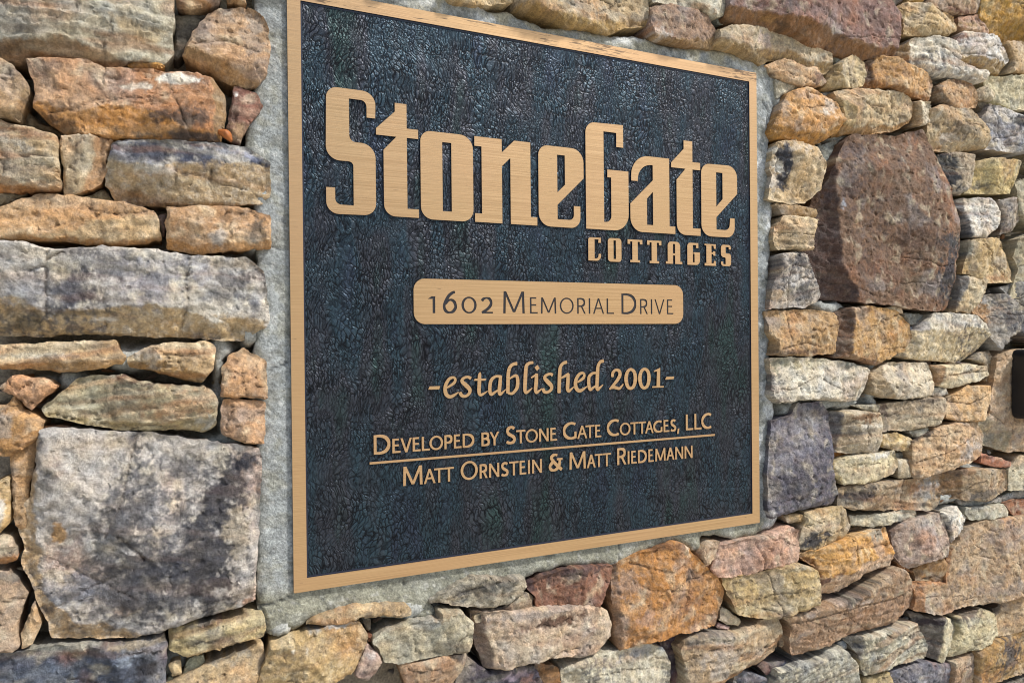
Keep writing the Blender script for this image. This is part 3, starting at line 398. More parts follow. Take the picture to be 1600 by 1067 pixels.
([(7902,2963),(7991,3303),(7734,3270),(7818,3172)],(126,118,103),[],-4,0.3,8,'m'),
([(7813,2707),(7824,2486),(8346,2470),(9168,2571),(9173,3112),(8711,3119),(8264,3197),(7873,3230),(7709,2880)],(184,180,174),[('s',8591,3003,225,97,(30,32,41),0.95,0),('s',8103,2837,348,164,(124,124,133),0.6,0),('s',8454,2711,357,83,(154,154,161),0.5,0),('s',7888,2975,128,162,(159,149,138),0.6,0)],14,0.3,8,''),
([(4444,2718),(4541,2491),(4440,2332),(4774,2397),(5117,2411),(5687,2543),(6027,2713),(6004,3039),(5838,3131),(5476,3095),(4780,3042),(4364,2945)],(186,164,127),[('f',[(4379,2828),(4710,2751),(4774,2349)],0.35,(175,153,109)),('f',[(4441,2444),(5118,2533),(5651,2619),(6058,2767)],0.6,(161,119,65)),('s',4895,3013,409,48,(171,135,99),0.6,0),('s',5308,2812,211,61,(147,129,95),0.6,0),('k',[(5488,3032),(5594,2848),(5520,2640)]),('k',[(5064,2806),(5415,2862)])],15,0.4,8,''),
([(6116,2838),(6040,2632),(6343,2693),(6518,2834),(6500,3091),(6062,3035)],(194,182,157),[('f',[(6194,3077),(6209,2644)],0.5,(144,115,76))],9,0.3,5,''),
([(6518,3190),(6704,3080),(7022,3041),(7607,3128),(7559,3382),(7352,3546),(6826,3459),(6561,3325)],(171,137,99),[('s',7173,3450,244,42,(90,68,57),0.6,0),('f',[(6708,3528),(6627,3257),(6942,3036)],0.4,(93,78,62))],12,0.3,8,''),
([(7655,3266),(7997,3283),(8115,3372),(7870,3523),(7594,3425)],(174,160,132),[],7,0.3,5,''),
([(7856,3476),(8026,3276),(8465,3180),(9200,3319),(9204,3846),(8741,3799),(7814,3661)],(193,183,149),[('f',[(7856,3531),(8070,3314),(8555,3210)],0.4,(145,135,92))],12,0.3,8,''),
([(5047,3254),(4908,3076),(5467,3141),(6014,3089),(6438,3075),(6556,3393),(6434,3504),(6055,3525),(5723,3551),(5615,3609),(5259,3596),(5014,3443)],(182,139,87),[('f',[(5242,3649),(5187,3445),(5132,3070)],0.8,(76,53,46)),('f',[(5115,3190),(5647,3165),(6469,3136)],0.5,(138,94,52)),('s',5766,3340,365,50,(159,132,106),0.5,-0.3)],16,0.3,8,''),
([(4275,3105),(4241,2966),(4603,3015),(4983,3108),(5071,3291),(5014,3454),(4810,3560),(4441,3343)],(193,173,133),[('f',[(4474,3420),(4506,3233),(4636,2988)],0.6,(156,133,92)),('s',4952,3358,48,34,(61,56,50),0.7,0)],12,0.3,8,''),
([(4571,3418),(4980,3577),(5015,3657),(4775,3631),(4506,3552)],(137,141,131),[],-4,0.3,8,'m'),
([(3299,3043),(3480,2977),(3772,2932),(3945,2968),(4201,3003),(4256,3081),(4170,3145),(4043,3256),(3852,3216),(3666,3257),(3483,3291),(3181,3161)],(187,154,117),[('f',[(3362,3371),(3421,3152),(3299,2997)],0.3,None),('s',3700,3241,371,23,(88,65,56),0.8,-0.25),('s',4075,3098,95,70,(100,74,64),0.7,0),('s',3332,3015,180,23,(45,45,49),0.7,-0.4)],9,0.6,8,''),
([(3375,2727),(3590,2859),(3871,2967),(3591,2963),(3347,2998)],(171,163,142),[],2,0.3,8,'m'),
([(4335,2904),(4500,2877),(4484,2996),(4303,2971)],(143,143,139),[],-6,0.3,8,'m'),
([(2283,3269),(2630,3242),(3089,3157),(3356,3254),(3815,3221),(4227,3160),(4398,3284),(4361,3492),(3756,3535),(3511,3644),(3211,3638),(2918,3604),(2633,3583),(2293,3466)],(176,160,131),[('f',[(2298,3341),(2915,3287),(3509,3404),(3910,3328),(4392,3354)],0.55,(158,131,87)),('s',3109,3436,176,89,(179,162,159),0.5,0),('s',4086,3386,223,70,(167,167,150),0.5,0)],14,0.3,8,''),
([(2839,3562),(3515,3599),(3821,3513),(4232,3470),(4559,3491),(4826,3444),(5100,3527),(5594,3649),(5676,3865),(5679,4237),(5529,4358),(5354,4570),(2451,4003),(2414,3618)],(128,99,89),[('f',[(2394,3776),(2841,3782),(3218,3750),(3578,3769),(4043,3758),(4694,3726),(5171,3708),(5631,3734)],0.7,(127,92,54)),('s',3053,3698,116,44,(155,118,71),0.8,0),('s',3896,3883,374,114,(128,108,101),0.5,0),('s',5144,4059,277,193,(89,68,66),0.5,0),('s',3286,3617,177,44,(66,51,34),0.6,-0.4)],26,0.1,8,''),
([(5812,4250),(5865,4003),(6782,4117),(7090,4266),(6984,4484),(6628,4499),(6396,4559),(5906,4499),(5631,4355)],(191,166,123),[('f',[(5944,4526),(5831,4304),(5828,4002)],0.4,(139,114,76)),('f',[(5793,4096),(6470,4238),(7091,4319)],0.3,(170,145,103))],13,0.5,8,''),
([(6766,4525),(7248,4546),(7665,4661),(7710,5079),(6730,4888),(6416,4590)],(168,141,114),[('s',7117,4579,364,42,(103,66,47),0.8,0)],11,0.3,8,''),
([(6067,4570),(6371,4608),(6489,4863),(5920,4752)],(177,141,78),[],4,0.3,8,''),
([(5625,4507),(5807,4478),(5993,4576),(5921,4766),(5627,4708)],(77,69,62),[],-4,0.3,8,''),
([(7144,4343),(7486,4316),(7917,4361),(7782,4479),(7572,4610),(7146,4497)],(170,134,110),[('s',7325,4417,247,43,(150,125,80),0.7,0)],8,0.3,5,''),
([(7594,4552),(7880,4353),(8226,4302),(9133,4452),(9140,5335),(7631,5041)],(183,143,70),[('f',[(7544,4569),(8010,4544),(8495,4684),(9136,4854)],0.5,(149,114,49)),('s',7794,4725,170,107,(133,124,90),0.5,0)],18,0.3,8,''),
([(5733,3605),(6065,3554),(6521,3468),(6994,3509),(7526,3486),(7695,3550),(7738,3696),(7065,3756),(6999,4088),(6604,4105),(6031,3967),(5698,3749)],(204,196,179),[('f',[(5957,3992),(6029,3701),(6064,3529)],0.6,(139,106,60)),('s',6576,4013,194,51,(154,150,137),0.7,0),('f',[(6066,3706),(6600,3608),(7737,3615)],0.4,None),('s',6927,3641,359,36,(136,125,114),0.6,-0.3),('s',7455,3559,207,37,(168,145,112),0.6,0)],15,0.7,8,''),
([(7028,3759),(7612,3753),(8213,3746),(8400,4014),(8217,4205),(8043,4332),(7203,4272),(7020,4117)],(204,199,190),[('f',[(6997,3798),(7363,3881),(7911,3911),(8436,3950)],0.7,(161,131,77)),('s',7072,4134,161,92,(148,112,98),0.7,0),('s',7090,3875,161,105,(159,137,95),0.7,0),('k',[(7171,3914),(7965,3930)])],15,0.7,8,''),
([(8449,4031),(8304,3769),(9217,3907),(9222,4469),(8256,4291)],(171,145,107),[],11,0.3,8,''),
([(-552,3247),(-339,3241),(-5,3197),(126,3134),(450,3171),(728,3151),(842,3238),(1015,3292),(1264,3354),(1254,3801),(-569,3446)],(173,151,115),[('f',[(-588,3285),(-30,3274),(451,3242),(1265,3433)],0.4,(162,133,81)),('s',543,3386,552,71,(158,152,135),0.5,0),('s',993,3371,173,73,(159,134,100),0.6,0)],11,0.3,8,''),
([(-1341,3155),(-944,3195),(-579,3292),(-577,3455),(-1408,3293)],(167,143,103),[],8,0.3,8,''),
([(1250,3381),(1307,3214),(1856,3178),(2311,3238),(2323,3465),(2178,3646),(1924,3664),(1613,3675),(1281,3584)],(146,121,100),[('f',[(1248,3258),(1763,3244),(2312,3386)],0.4,(148,121,82)),('s',1373,3266,149,74,(189,181,172),0.7,0)],11,0.3,8,''),
([(1317,3656),(1619,3679),(1993,3680),(2314,3617),(2687,3793),(2710,4087),(1288,3811)],(193,186,164),[('s',2064,3692,191,51,(157,126,93),0.6,0)],10,0.3,8,''),
([(2439,3582),(2606,3638),(2574,3724),(2357,3654)],(147,151,141),[],-2,0.3,8,'m'),
]
COLLAR=[(-3325,3204),(-3326,2017),(-3417,1755),(-3422,1350),(-3341,764),(-3334,325),(-3321,-114),(-3367,-553),(-3390,-1053),(-3355,-1558),(-3350,-2187),(-3384,-3126),(-3281,-3428),(-3221,-3471),(-3197,-3412),(-2965,-3422),(-2902,-3336),(-2322,-3384),(-1844,-3535),(-1486,-3549),(-1615,-3387),(-1410,-3316),(-646,-3475),(-442,-3286),(17,-3203),(721,-3304),(738,-3424),(1094,-3238),(1678,-3114),(2082,-3357),(2084,-3124),(2378,-3144),(2614,-3233),(3056,-3203),(3343,-3124),(3426,-2940),(3312,-2751),(3250,-2044),(3358,-1524),(3258,-1169),(3291,-119),(3261,317),(3350,1196),(3301,2154),(3280,2326),(3457,2785),(3554,3133),(3119,3242),(2357,3267),(1642,3178),(1159,3235),(788,3181),(255,3182),(-169,3124),(-575,3214),(-889,3186),(-1039,3400),(-1767,3531)]
PADS=[(-4461,-656,257,146,4),(-3820,-1039,334,73,6),(-3672,-580,124,184,8),(-4919,-848,121,114,6),(-3702,-673,56,430,8),(-3650,-1173,56,369,8),(-3654,-1485,341,61,8),(-3372,452,147,94,2),(-3333,1333,147,125,2),(-3411,-396,116,156,3),(4442,-108,314,110,4),(5068,-670,329,93,8),(4451,-1493,755,110,6),(5307,-1247,161,379,6),(3712,-1548,296,133,6),(4487,-2568,251,110,10),(6235,-2723,216,147,8),(4744,2415,385,185,6),(4622,3143,152,110,6),(4731,3569,257,74,4),(7166,3497,309,152,6),(6698,2428,224,149,6),(7335,1467,187,153,8),(4226,1263,148,181,6),(7805,28,242,155,8),(6953,-3141,458,101,6),(7587,-2737,479,124,6),(-1838,-3426,210,137,2),(-3148,-3389,121,76,0),(-4154,-3581,161,150,10),(2594,-3327,216,85,4),(1159,-3518,94,79,10),(3724,-2540,355,133,8),(-5160,-868,141,84,6),(3477,2706,174,220,2)]
CRACKS=[[(-3381,-3123),(-3261,-3123),(-3139,-3098),(-3034,-3057)],[(-3368,-3074),(-3310,-3192),(-3281,-3324),(-3271,-3454)],[(-3197,427),(-3125,411),(-3026,421)],[(-3223,-785),(-3138,-761),(-3039,-706)],[(817,-3043),(835,-3156),(814,-3328)],[(-1879,-3068),(-1901,-3154)],[(1647,3251),(1675,3060)],[(-3174,2523),(-3003,2532)],[(3147,232),(3261,270),(3353,254)],[(3171,2679),(3284,2562),(3236,2425),(3338,2261)]]
HEAD=[([(-26557,20811,1126),(-21485,20811,1408),(-21562,18079),(-22457,18079),(-22457,19825,633),(-24270,19825),(-24270,15380,665),(-21562,15380,1501),(-21562,7936,1223),(-26670,7826,1271),(-26670,10530),(-25765,10530),(-25765,8825,611),(-23884,8825),(-23884,13345,475),(-26670,13345,1417)],[]),([(-19460,19992),(-18189,19992),(-18189,17403),(-16937,17403),(-16937,16418),(-18189,16418),(-18189,8865),(-16937,8865),(-16937,7961),(-20712,7961,1235),(-20712,14905),(-19307,16418),(-21485,16418),(-21485,17086),(-19460,19064)],[]),([(-16698,17428,1161),(-10672,17428,1515),(-10672,7888,1342),(-16698,7888,1323)],[[(-14241,16389),(-13199,16389),(-13199,8866),(-14241,8866)]]),([(-10489,17444),(-7187,17444),(-7187,15949),(-5639,17444),(-3613,17444),(-3613,8886),(-2797,8886),(-2797,7934),(-6139,7934),(-6139,15430),(-7187,14401),(-7187,7934),(-10489,7934),(-10489,8886),(-9643,8886),(-9643,16379),(-10489,16379)],[]),([(-2596,17341,1214),(3395,17341,1613),(3395,13891),(-142,10523),(-142,8834),(2041,8834,634),(2041,10523),(2914,10523),(2914,7923,1239),(-2596,7923,1520)],[[(-142,16388),(879,16388),(879,12946),(-142,11972)]]),([(3701,20714,1248),(8995,20875),(8995,18121),(8005,18121),(8005,19825),(6201,19825),(6201,8894),(7230,8894,778),(7230,14332),(6700,14332),(6700,15257),(9716,15257),(9716,7947,2062),(3701,7947)],[]),([(10122,17426,2534),(15818,17426),(15818,8890),(16698,8890),(16698,7950),(9969,7950,1719),(9969,11390),(13322,14491),(13322,16399),(11087,16196,1737),(11087,14214),(10122,14214)],[[(12414,12141),(13322,13062),(13322,8890),(12414,8890)]]),([(18098,19987),(19464,19987),(19464,17339),(20694,17339),(20694,16391),(19464,16391),(19464,8847),(20694,8847),(20694,7917),(16946,7917,1343),(16946,14887),(18361,16391),(16129,16391),(16129,16992),(18098,18907)],[]),([(20844,17329,1263),(26778,17463,1600),(26778,13774),(23281,10498),(23281,8885),(25436,8885,736),(25556,10498),(26319,10498),(26319,7941,1327),(20844,7941,1519)],[[(23281,16368),(24333,16368),(24333,12934),(23281,11881)]])]
COTT=[([(3952,6942,331),(5721,6942),(5721,6333),(5320,6333),(5392,6723),(4821,6723),(4821,4433),(5320,4433,302),(5392,4997),(5721,4997),(5721,4153,640),(3952,4153)],[]),([(6692,6987,408),(8619,6987,415),(8619,4120,415),(6692,4120,408)],[[(7489,6717),(7828,6717),(7828,4448),(7489,4448)]]),([(9522,6953),(11678,6953),(11678,6400),(11313,6400),(11313,6713),(10994,6713),(10994,4435),(11313,4435),(11313,4155),(9886,4155),(9886,4435),(10195,4435),(10195,6713),(9886,6713),(9886,6400),(9522,6400)],[]),([(12388,6970),(14537,6970),(14537,6410),(14173,6410),(14173,6727),(13855,6727),(13855,4418),(14173,4418),(14173,4134),(12751,4134),(12751,4418),(13059,4418),(13059,6727),(12751,6727),(12751,6410),(12388,6410)],[]),([(15500,6969,517),(17429,6969,564),(17429,4455),(17734,4455),(17734,4164),(16630,4164),(16630,5241),(16306,5241),(16306,4164),(15206,4164),(15206,4455),(15500,4455)],[[(16306,6697),(16630,6697),(16630,5496),(16306,5496)]]),([(18550,6959,456),(20306,6959),(20306,6312),(19943,6312),(19943,6692),(19429,6692),(19429,4458),(19698,4458),(19698,5554),(19529,5554),(19529,5763),(20551,5763),(20551,4136,619),(18550,4136)],[]),([(21312,6932),(23144,6932),(23144,6353),(22833,6353),(22772,6735),(22429,6735),(22429,5858),(22673,5858),(22673,6004),(23047,6004),(23047,5440),(22772,5440),(22673,5645),(22429,5645),(22429,4442),(22772,4442),(22833,4753),(23144,4753),(23144,4121),(21312,4121),(21312,4442),(21592,4442),(21592,6735),(21312,6735)],[]),([(23994,6945,399),(25662,6945,405),(25662,6365),(25302,6365),(25302,6670),(24766,6670),(24766,5815,160),(25662,5815,405),(25662,4153,405),(23994,4153,399),(23994,4731),(24329,4731),(24329,4387,160),(24766,4387),(24766,5290,160),(23994,5290,478)],[])]
SCRIPT=[([],[[(-15950,-10180),(-14747,-10188),(-14865,-10550),(-16099,-10520)]]),([[(-13967,-10389,193),(-13579,-10189,259),(-13122,-9867,324),(-13001,-9501,273),(-13246,-9296,273),(-13700,-9447,335),(-14079,-10017,385),(-14182,-10626,423),(-14040,-11153,424),(-13656,-11403,374),(-13202,-11269,311),(-12646,-10934,105)]],[]),([[(-11204,-9449,371),(-11612,-9287,277),(-12126,-9481,315),(-12195,-9807,393),(-11753,-10226,474),(-11343,-10676,436),(-11380,-11110,344),(-11832,-11420,302),(-12258,-11321,379),(-12470,-11003,379)]],[]),([[(-10045,-8849,168),(-10135,-9159,388),(-10179,-10096,429),(-10222,-10971,415),(-10071,-11340,321),(-9701,-11243,269),(-9192,-10949,81)]],[[(-10720,-9515),(-9333,-9548),(-9450,-9777),(-10855,-9748)]]),([[(-7573,-9397,316),(-8189,-9346,287),(-8704,-9708,380),(-8901,-10331,407),(-8909,-11055,393),(-8742,-11346,340),(-8414,-11183,287),(-7794,-10816,164)],[(-7593,-9289,343),(-7685,-10186,426),(-7776,-11070,426),(-7677,-11391,316),(-7420,-11224,262),(-6968,-10848,83)]],[]),([[(-5573,-7961,386),(-6099,-8057,362),(-6472,-8430,404),(-6631,-9031,430),(-6691,-10049,430),(-6724,-11258,430)],[(-6569,-9734,153),(-6079,-9431,265),(-5658,-9348,336),(-5487,-9770,407),(-5531,-10602,421),(-5852,-11102,363),(-6239,-11355,321),(-6690,-11272,250)]],[]),([[(-3516,-7894,300),(-3981,-7948,342),(-4362,-8261,412),(-4462,-8967,454),(-4529,-9931,454),(-4582,-10960,425),(-4465,-11319,326),(-4108,-11172,270),(-3654,-10822,86)]],[]),([[(-3764,-9647,185),(-3100,-9279,259)],[(-3085,-9234,403),(-3131,-10174,461),(-3226,-11046,432),(-3107,-11375,331),(-2818,-11224,275),(-2358,-10917,87)]],[[(-2959,-8180),(-2674,-8551),(-3024,-8879),(-3343,-8449)]]),([[(-1021,-9408,382),(-1357,-9267,308),(-1907,-9466,350),(-2005,-9789,422),(-1551,-10262,511),(-1167,-10701,455),(-1215,-11106,366),(-1672,-11388,321),(-2094,-11306,393),(-2265,-10986,392)]],[]),([[(878,-7945,389),(368,-8105,357),(29,-8571,416),(-60,-9293,460),(-115,-10279,460),(-165,-11496,445)],[(75,-9838,164),(637,-9579,314),(1126,-9329,300)],[(1073,-9360,390),(1018,-10319,465),(973,-11079,450),(1112,-11383,345),(1384,-11228,286),(1864,-10848,91)]],[]),([[(2323,-10365,213),(2744,-10146,305),(3145,-9858,368),(3248,-9493,307),(2982,-9285,305),(2523,-9471,380),(2137,-10025,439),(2040,-10621,469),(2201,-11160,471),(2579,-11409,411),(3038,-11260,337),(3617,-10914,107)]],[]),([[(5033,-9366,281),(4450,-9362,310),(3959,-9717,401),(3846,-10217,432),(3892,-10957,432),(4066,-11314,355),(4393,-11145,294),(4941,-10781,171)],[(5925,-7914,409),(5453,-8052,376),(5159,-8572,421),(5089,-9246,468),(5024,-10257,468),(4976,-11100,452),(5114,-11355,343),(5390,-11149,282),(5841,-10780,94)]],[]),([[(7172,-9853,398),(7240,-9391,382),(7659,-9061,320),(8138,-9211,418),(8246,-9681,466),(7886,-10286,433),(7305,-10881,351),(6759,-11372,238)],[(6983,-11224,270),(7461,-11174,367),(8100,-11342,337),(8440,-11115,257),(8710,-10816,146)]],[]),([[(9824,-9052,343),(9332,-9370,439),(9121,-10190,503),(9315,-11058,455),(9735,-11399,359),(10254,-11093,442),(10484,-10235,509),(10328,-9399,443),(9824,-9052,343)]],[]),([[(11860,-9060,349),(11359,-9373,447),(11144,-10201,512),(11342,-11078,464),(11778,-11422,366),(12282,-11113,451),(12500,-10246,519),(12358,-9402,451),(11860,-9060,349)]],[]),([],[[(14201,-8962),(14152,-11274),(14732,-11281),(14687,-11470),(12949,-11439),(12993,-11244),(13626,-11254),(13712,-9392),(13205,-9462),(13265,-9309)]]),([],[[(15128,-10141),(16337,-10130),(16247,-10462),(14928,-10489)]])]
SANS=[('D',-22084,-20330,-17100,-15070,295,0.82),('E',-20108,-19225,-17100,-15580,245,0.82),('V',-19231,-17977,-17100,-15580,245,0.82),('E',-17897,-17030,-17100,-15580,245,0.82),('L',-16887,-15997,-17100,-15580,245,0.82),('O',-16029,-14487,-17100,-15580,245,0.82),('P',-14334,-13407,-17100,-15580,245,0.82),('E',-13239,-12360,-17100,-15580,245,0.82),('D',-12216,-10857,-17100,-15580,245,0.82),('B',-9995,-8997,-17100,-15580,245,0.82),('Y',-8997,-7838,-17100,-15580,245,0.82),('S',-7033,-5794,-17100,-15070,295,0.82),('T',-5738,-4582,-17100,-15580,245,0.82),('O',-4560,-2987,-17100,-15580,245,0.82),('N',-2830,-1596,-17100,-15580,245,0.82),('E',-1361,-493,-17100,-15580,245,0.82),('G',308,2126,-17100,-15070,295,0.82),('A',2217,3577,-17100,-15580,245,0.82),('T',3347,4582,-17100,-15580,245,0.82),('E',4675,5534,-17100,-15580,245,0.82),('C',6321,8097,-17100,-15070,295,0.82),('O',8160,9706,-17100,-15580,245,0.82),('T',9687,10887,-17100,-15580,245,0.82),('T',10831,11996,-17100,-15580,245,0.82),('A',11853,13117,-17100,-15580,245,0.82),('G',13097,14453,-17100,-15580,245,0.82),('E',14649,15531,-17100,-15580,245,0.82),('S',15679,16570,-17100,-15580,245,0.82),(',',16669,17118,-17450,-16780,245,0.82),('L',18101,19256,-17100,-15070,295,0.82),('L',19460,20588,-17100,-15070,295,0.82),('C',20568,22250,-17100,-15070,295,0.82),('M',-18987,-16842,-20690,-18640,295,0.82),('A',-16704,-15383,-20690,-19110,245,0.82),('T',-15541,-14396,-20690,-19110,245,0.82),('T',-14428,-13268,-20690,-19110,245,0.82),('O',-12487,-10473,-20690,-18640,295,0.82),('R',-10251,-9289,-20690,-19110,245,0.82),('N',-9120,-7880,-20690,-19110,245,0.82),('S',-7674,-6735,-20690,-19110,245,0.82),('T',-6652,-5478,-20690,-19110,245,0.82),('E',-5344,-4510,-20690,-19110,245,0.82),('I',-4333,-3998,-20690,-19110,245,0.82),('N',-3762,-2502,-20690,-19110,245,0.82),('&',-1607,214,-20690,-18640,295,0.82),('M',1129,3348,-20690,-18640,295,0.82),('A',3493,4708,-20690,-19110,245,0.82),('T',4586,5753,-20690,-19110,245,0.82),('T',5691,6870,-20690,-19110,245,0.82),('R',7747,9052,-20690,-18640,295,0.82),('I',9269,9486,-20690,-19110,245,0.82),('E',9781,10593,-20690,-19110,245,0.82),('D',10774,12051,-20690,-19110,245,0.82),('E',12313,13105,-20690,-19110,245,0.82),('M',13344,14908,-20690,-19110,245,0.82),('A',15042,16262,-20690,-19110,245,0.82),('N',16399,17634,-20690,-19110,245,0.82),('N',17869,19122,-20690,-19110,245,0.82)]
ADDR=[('M',-7206,-4510,-2240,270,300,0.78),('E',-3854,-2856,-2240,-365,215,0.78),('M',-2453,-440,-2240,-365,215,0.78),('O',20,1889,-2240,-365,215,0.78),('R',2351,3521,-2240,-365,215,0.78),('I',3936,4143,-2240,-365,215,0.78),('A',4516,6081,-2240,-365,215,0.78),('L',6427,7465,-2240,-365,215,0.78),('D',8539,10693,-2240,270,300,0.78),('R',11250,12408,-2240,-365,215,0.78),('I',12857,13037,-2240,-365,215,0.78),('V',13398,14927,-2240,-365,215,0.78),('E',15294,16283,-2240,-365,215,0.78),('1',-15958,-15146,-2260,-430,300,0.62),('6',-14355,-12734,-2260,170,300,0.62),('0',-12208,-10407,-2260,-430,300,0.62),('2',-9960,-8455,-2260,-430,300,0.62)]
BOX=(0.8344,-0.19190000000000002,-0.0781)
LEAF=[(-3688, 1483), (-3567, 1376)]

# ------------------------------------------------------------------ ground
GZ = -1.25
o = mesh_obj('ground', [(-60, -60, GZ), (60, -60, GZ), (60, 60, GZ), (-60, 60, GZ)], [(0, 1, 2, 3)], ground_mat(), smooth=False)
o['kind'] = 'structure'

# ------------------------------------------------------------------ the stone wall
wall = thing('stone_wall', 'rough dry-stacked wall of brown, tan and grey fieldstones around the bronze plaque', 'wall')
TINT = {'rust': lin('a8683a'), 'grey': lin('8e8f90'), 'cream': lin('d2c6a8'), 'dark': lin('4a4440')}

def densify(P, step):
    out = []
    for i in range(len(P)):
        a = P[i]; b = P[(i + 1) % len(P)]; n = max(1, int(np.hypot(*(b - a)) / step))
        for j in range(n): out.append(a + (b - a) * j / n)
    return np.array(out)

def stone(P, hexc, ops, h, st, r, kind, seed, res=.0019, name='stone', parent=wall, mat=None):
    rs = np.random.RandomState(seed)
    P = densify(np.array(P, float), res)
    for _ in range(1): P = P * .5 + (np.roll(P, 1, 0) + np.roll(P, -1, 0)) * .25
    nx = fbm(P[:, 0], P[:, 1], 55, seed, 3) ; ny = fbm(P[:, 0], P[:, 1], 55, seed + 50, 3)
    P = P + np.stack([nx, ny], 1) * .0014 + np.stack([fbm(P[:, 0], P[:, 1], 160, seed + 52, 2), fbm(P[:, 0], P[:, 1], 160, seed + 54, 2)], 1) * .0008
    lo = P.min(0); hi = P.max(0); size = hi - lo; ctr = P.mean(0)
    gx, gy = np.meshgrid(np.arange(lo[0], hi[0], res), np.arange(lo[1], hi[1], res * .9))
    gx[1::2] += res * .5; gx = gx.ravel(); gy = gy.ravel()
    gx = gx + rs.uniform(-.3, .3, len(gx)) * res; gy = gy + rs.uniform(-.3, .3, len(gy)) * res
    k0 = inside(gx, gy, P); gx = gx[k0]; gy = gy[k0]
    d = segdist(gx, gy, P[::2], True); k0 = d > res * .75; gx = gx[k0]; gy = gy[k0]
    nb = len(P)
    X = np.concatenate([P[:, 0], gx]); Y = np.concatenate([P[:, 1], gy])
    pts = [Vector((float(a) * 1000, float(b) * 1000)) for a, b in zip(X, Y)]
    vs, es, fs, ov, oe, of = delaunay_2d_cdt(pts, [(i, (i + 1) % nb) for i in range(nb)], [list(range(nb))], 1, 1e-4)
    V2 = np.array([(v.x, v.y) for v in vs]) / 1000; F = np.array([f_ for f_ in fs if len(f_) == 3], np.int32)
    x = V2[:, 0]; y = V2[:, 1]
    d = segdist(x, y, P[::2], True)
    # profile from the rim inwards, in mm
    m_ = kind == 'm'
    rr = r * .00021 * np.exp(2.0 * fbm(x, y, 26, seed + 3, 3))
    rr = np.clip(rr, .0007, .012)
    t = np.clip(d / rr, 0, 1); prof = 1 - (1 - t) ** 1.7
    Hh = max((h + 3) * .24, 2) * (1 + .35 * fbm(x, y, 16, seed + 5, 2))
    o_ = h - Hh * (1 - prof)
    wx = x + .006 * fbm(x, y, 28, seed + 7, 3); wy = y + .006 * fbm(x, y, 28, seed + 8, 3)
    sc = min(1.0, min(size) / .06)
    vx = x + .0013 * fbm(x, y, 40, seed + 17, 3); vy = y + .0013 * fbm(x, y, 40, seed + 18, 3)
    if not m_:
        K = 6; pl = []
        for q in range(K):
            g_ = rs.normal(0, .15, 2); c0 = ctr + (rs.rand(2) - .5) * size * .8
            pl.append(rs.rand() * 2.6 * sc + ((vx - c0[0]) * g_[0] + (vy - c0[1]) * g_[1]) * 1000)
        fac = np.min(pl, 0); fac = fac - np.percentile(fac, 75); fac = np.clip(fac, -10 * sc, 3)
        o_ = o_ + fac * (.35 + .65 * prof)
        # pieces split off along the rim
        for q in range(1):
            th = rs.rand() * 6.283; nn = (math.cos(th), math.sin(th)); pr = P[:, 0] * nn[0] + P[:, 1] * nn[1]
            e_ = pr.max() - (pr.max() - pr.min()) * rs.uniform(.03, .15); cut = np.clip(vx * nn[0] + vy * nn[1] - e_, 0, None) * 1000 * rs.uniform(.5, 1.3)
            o_ = o_ - 7 * (1 - np.exp(-cut / 7))
        # broken steps
        ter = fbm(wx, wy * 1.6, 34, seed + 11, 3); o_ = o_ + prof * .9 * sstep(-.02, .02, ter) * sc
        ter = fbm(wx, wy, 70, seed + 13, 3); o_ = o_ + prof * .5 * sstep(-.03, .03, ter - .15) * sc
        L_ = 2.6 * fbm(wx, wy, 11, seed + 15, 3) + (wx - ctr[0]) * rs.normal(0, 14) + (wy - ctr[1]) * rs.normal(0, 14); fl = np.floor(L_); fr = L_ - fl
        o_ = o_ + np.clip(fl + sstep(.9, 1, fr), -2, 2) * 1.1 * sc * (.3 + .7 * prof)
    if h > 0: o_ = np.maximum(o_, np.minimum(.2 + 1.2 * fbm(x, y, 60, seed + 19, 2), h) - 2 * (1 - prof))
    wob = .0035 * fbm(x, y, 45, seed + 20, 3)
    c = np.tile(lin(hexc), (len(x), 1))
    # colour that belongs to the stone: broad drifts and bedding streaks
    dr = fbm(wx, wy, 14, seed + 30, 3)
    def tint(mask, col, a):
        nonlocal c
        mk = np.clip(mask, 0, 1)[:, None] * a; c = c * (1 - mk) + col * mk
    if not m_:
        tint(sstep(.15, .7, dr), TINT['rust'] if rs.rand() < .45 else TINT['cream'], .28)
        tint(sstep(.2, .8, fbm(wx, wy, 20, seed + 33, 3)), TINT['grey'], .4)
        tint(sstep(.3, .8, fbm(wx, wy, 32, seed + 36, 3)), TINT['dark'], .4)
        tint(sstep(.25, .7, fbm(wx, wy, 45, seed + 39, 3)), TINT['cream'], .35)
    for op in ops:
        if op[0] == 'f':
            pl_ = np.array(op[1]) * 1e-4; sdst = segdist(x, y, pl_, signed=True) + wob
            drop = np.clip(sdst, 0, None) * 1000 * op[2]
            lim = max(h + 10, 10); drop = lim * (1 - np.exp(-drop / lim)) if op[2] > 0 else np.maximum(drop, -4)
            o_ = o_ - drop
            if op[3]: tint(sstep(-.0006, .0014, sdst + .0012 * fbm(x, y, 160, seed + 41, 2)), lin(op[3]), .85)  # facet colour: stone tone, plus shade painted onto left and lower faces
    if not m_:
        bc = lin(hexc); lw = .75 if (bc.max() - bc.min()) / bc.max() < .33 else .3
        zone = sstep(-.1, .5, fbm(x, y, 13, seed + 86, 3))
        tint(sstep(.06, .26, fbm(x, y, 120, seed + 87, 4, .7)) * zone, lin('44464c'), lw * .95)
        tint(sstep(.16, .34, fbm(x, y, 140, seed + 89, 4, .7)) * (1 - zone * .6), lin('c8c2b6'), lw * .4 * min(1, float(bc.mean()) * 4))
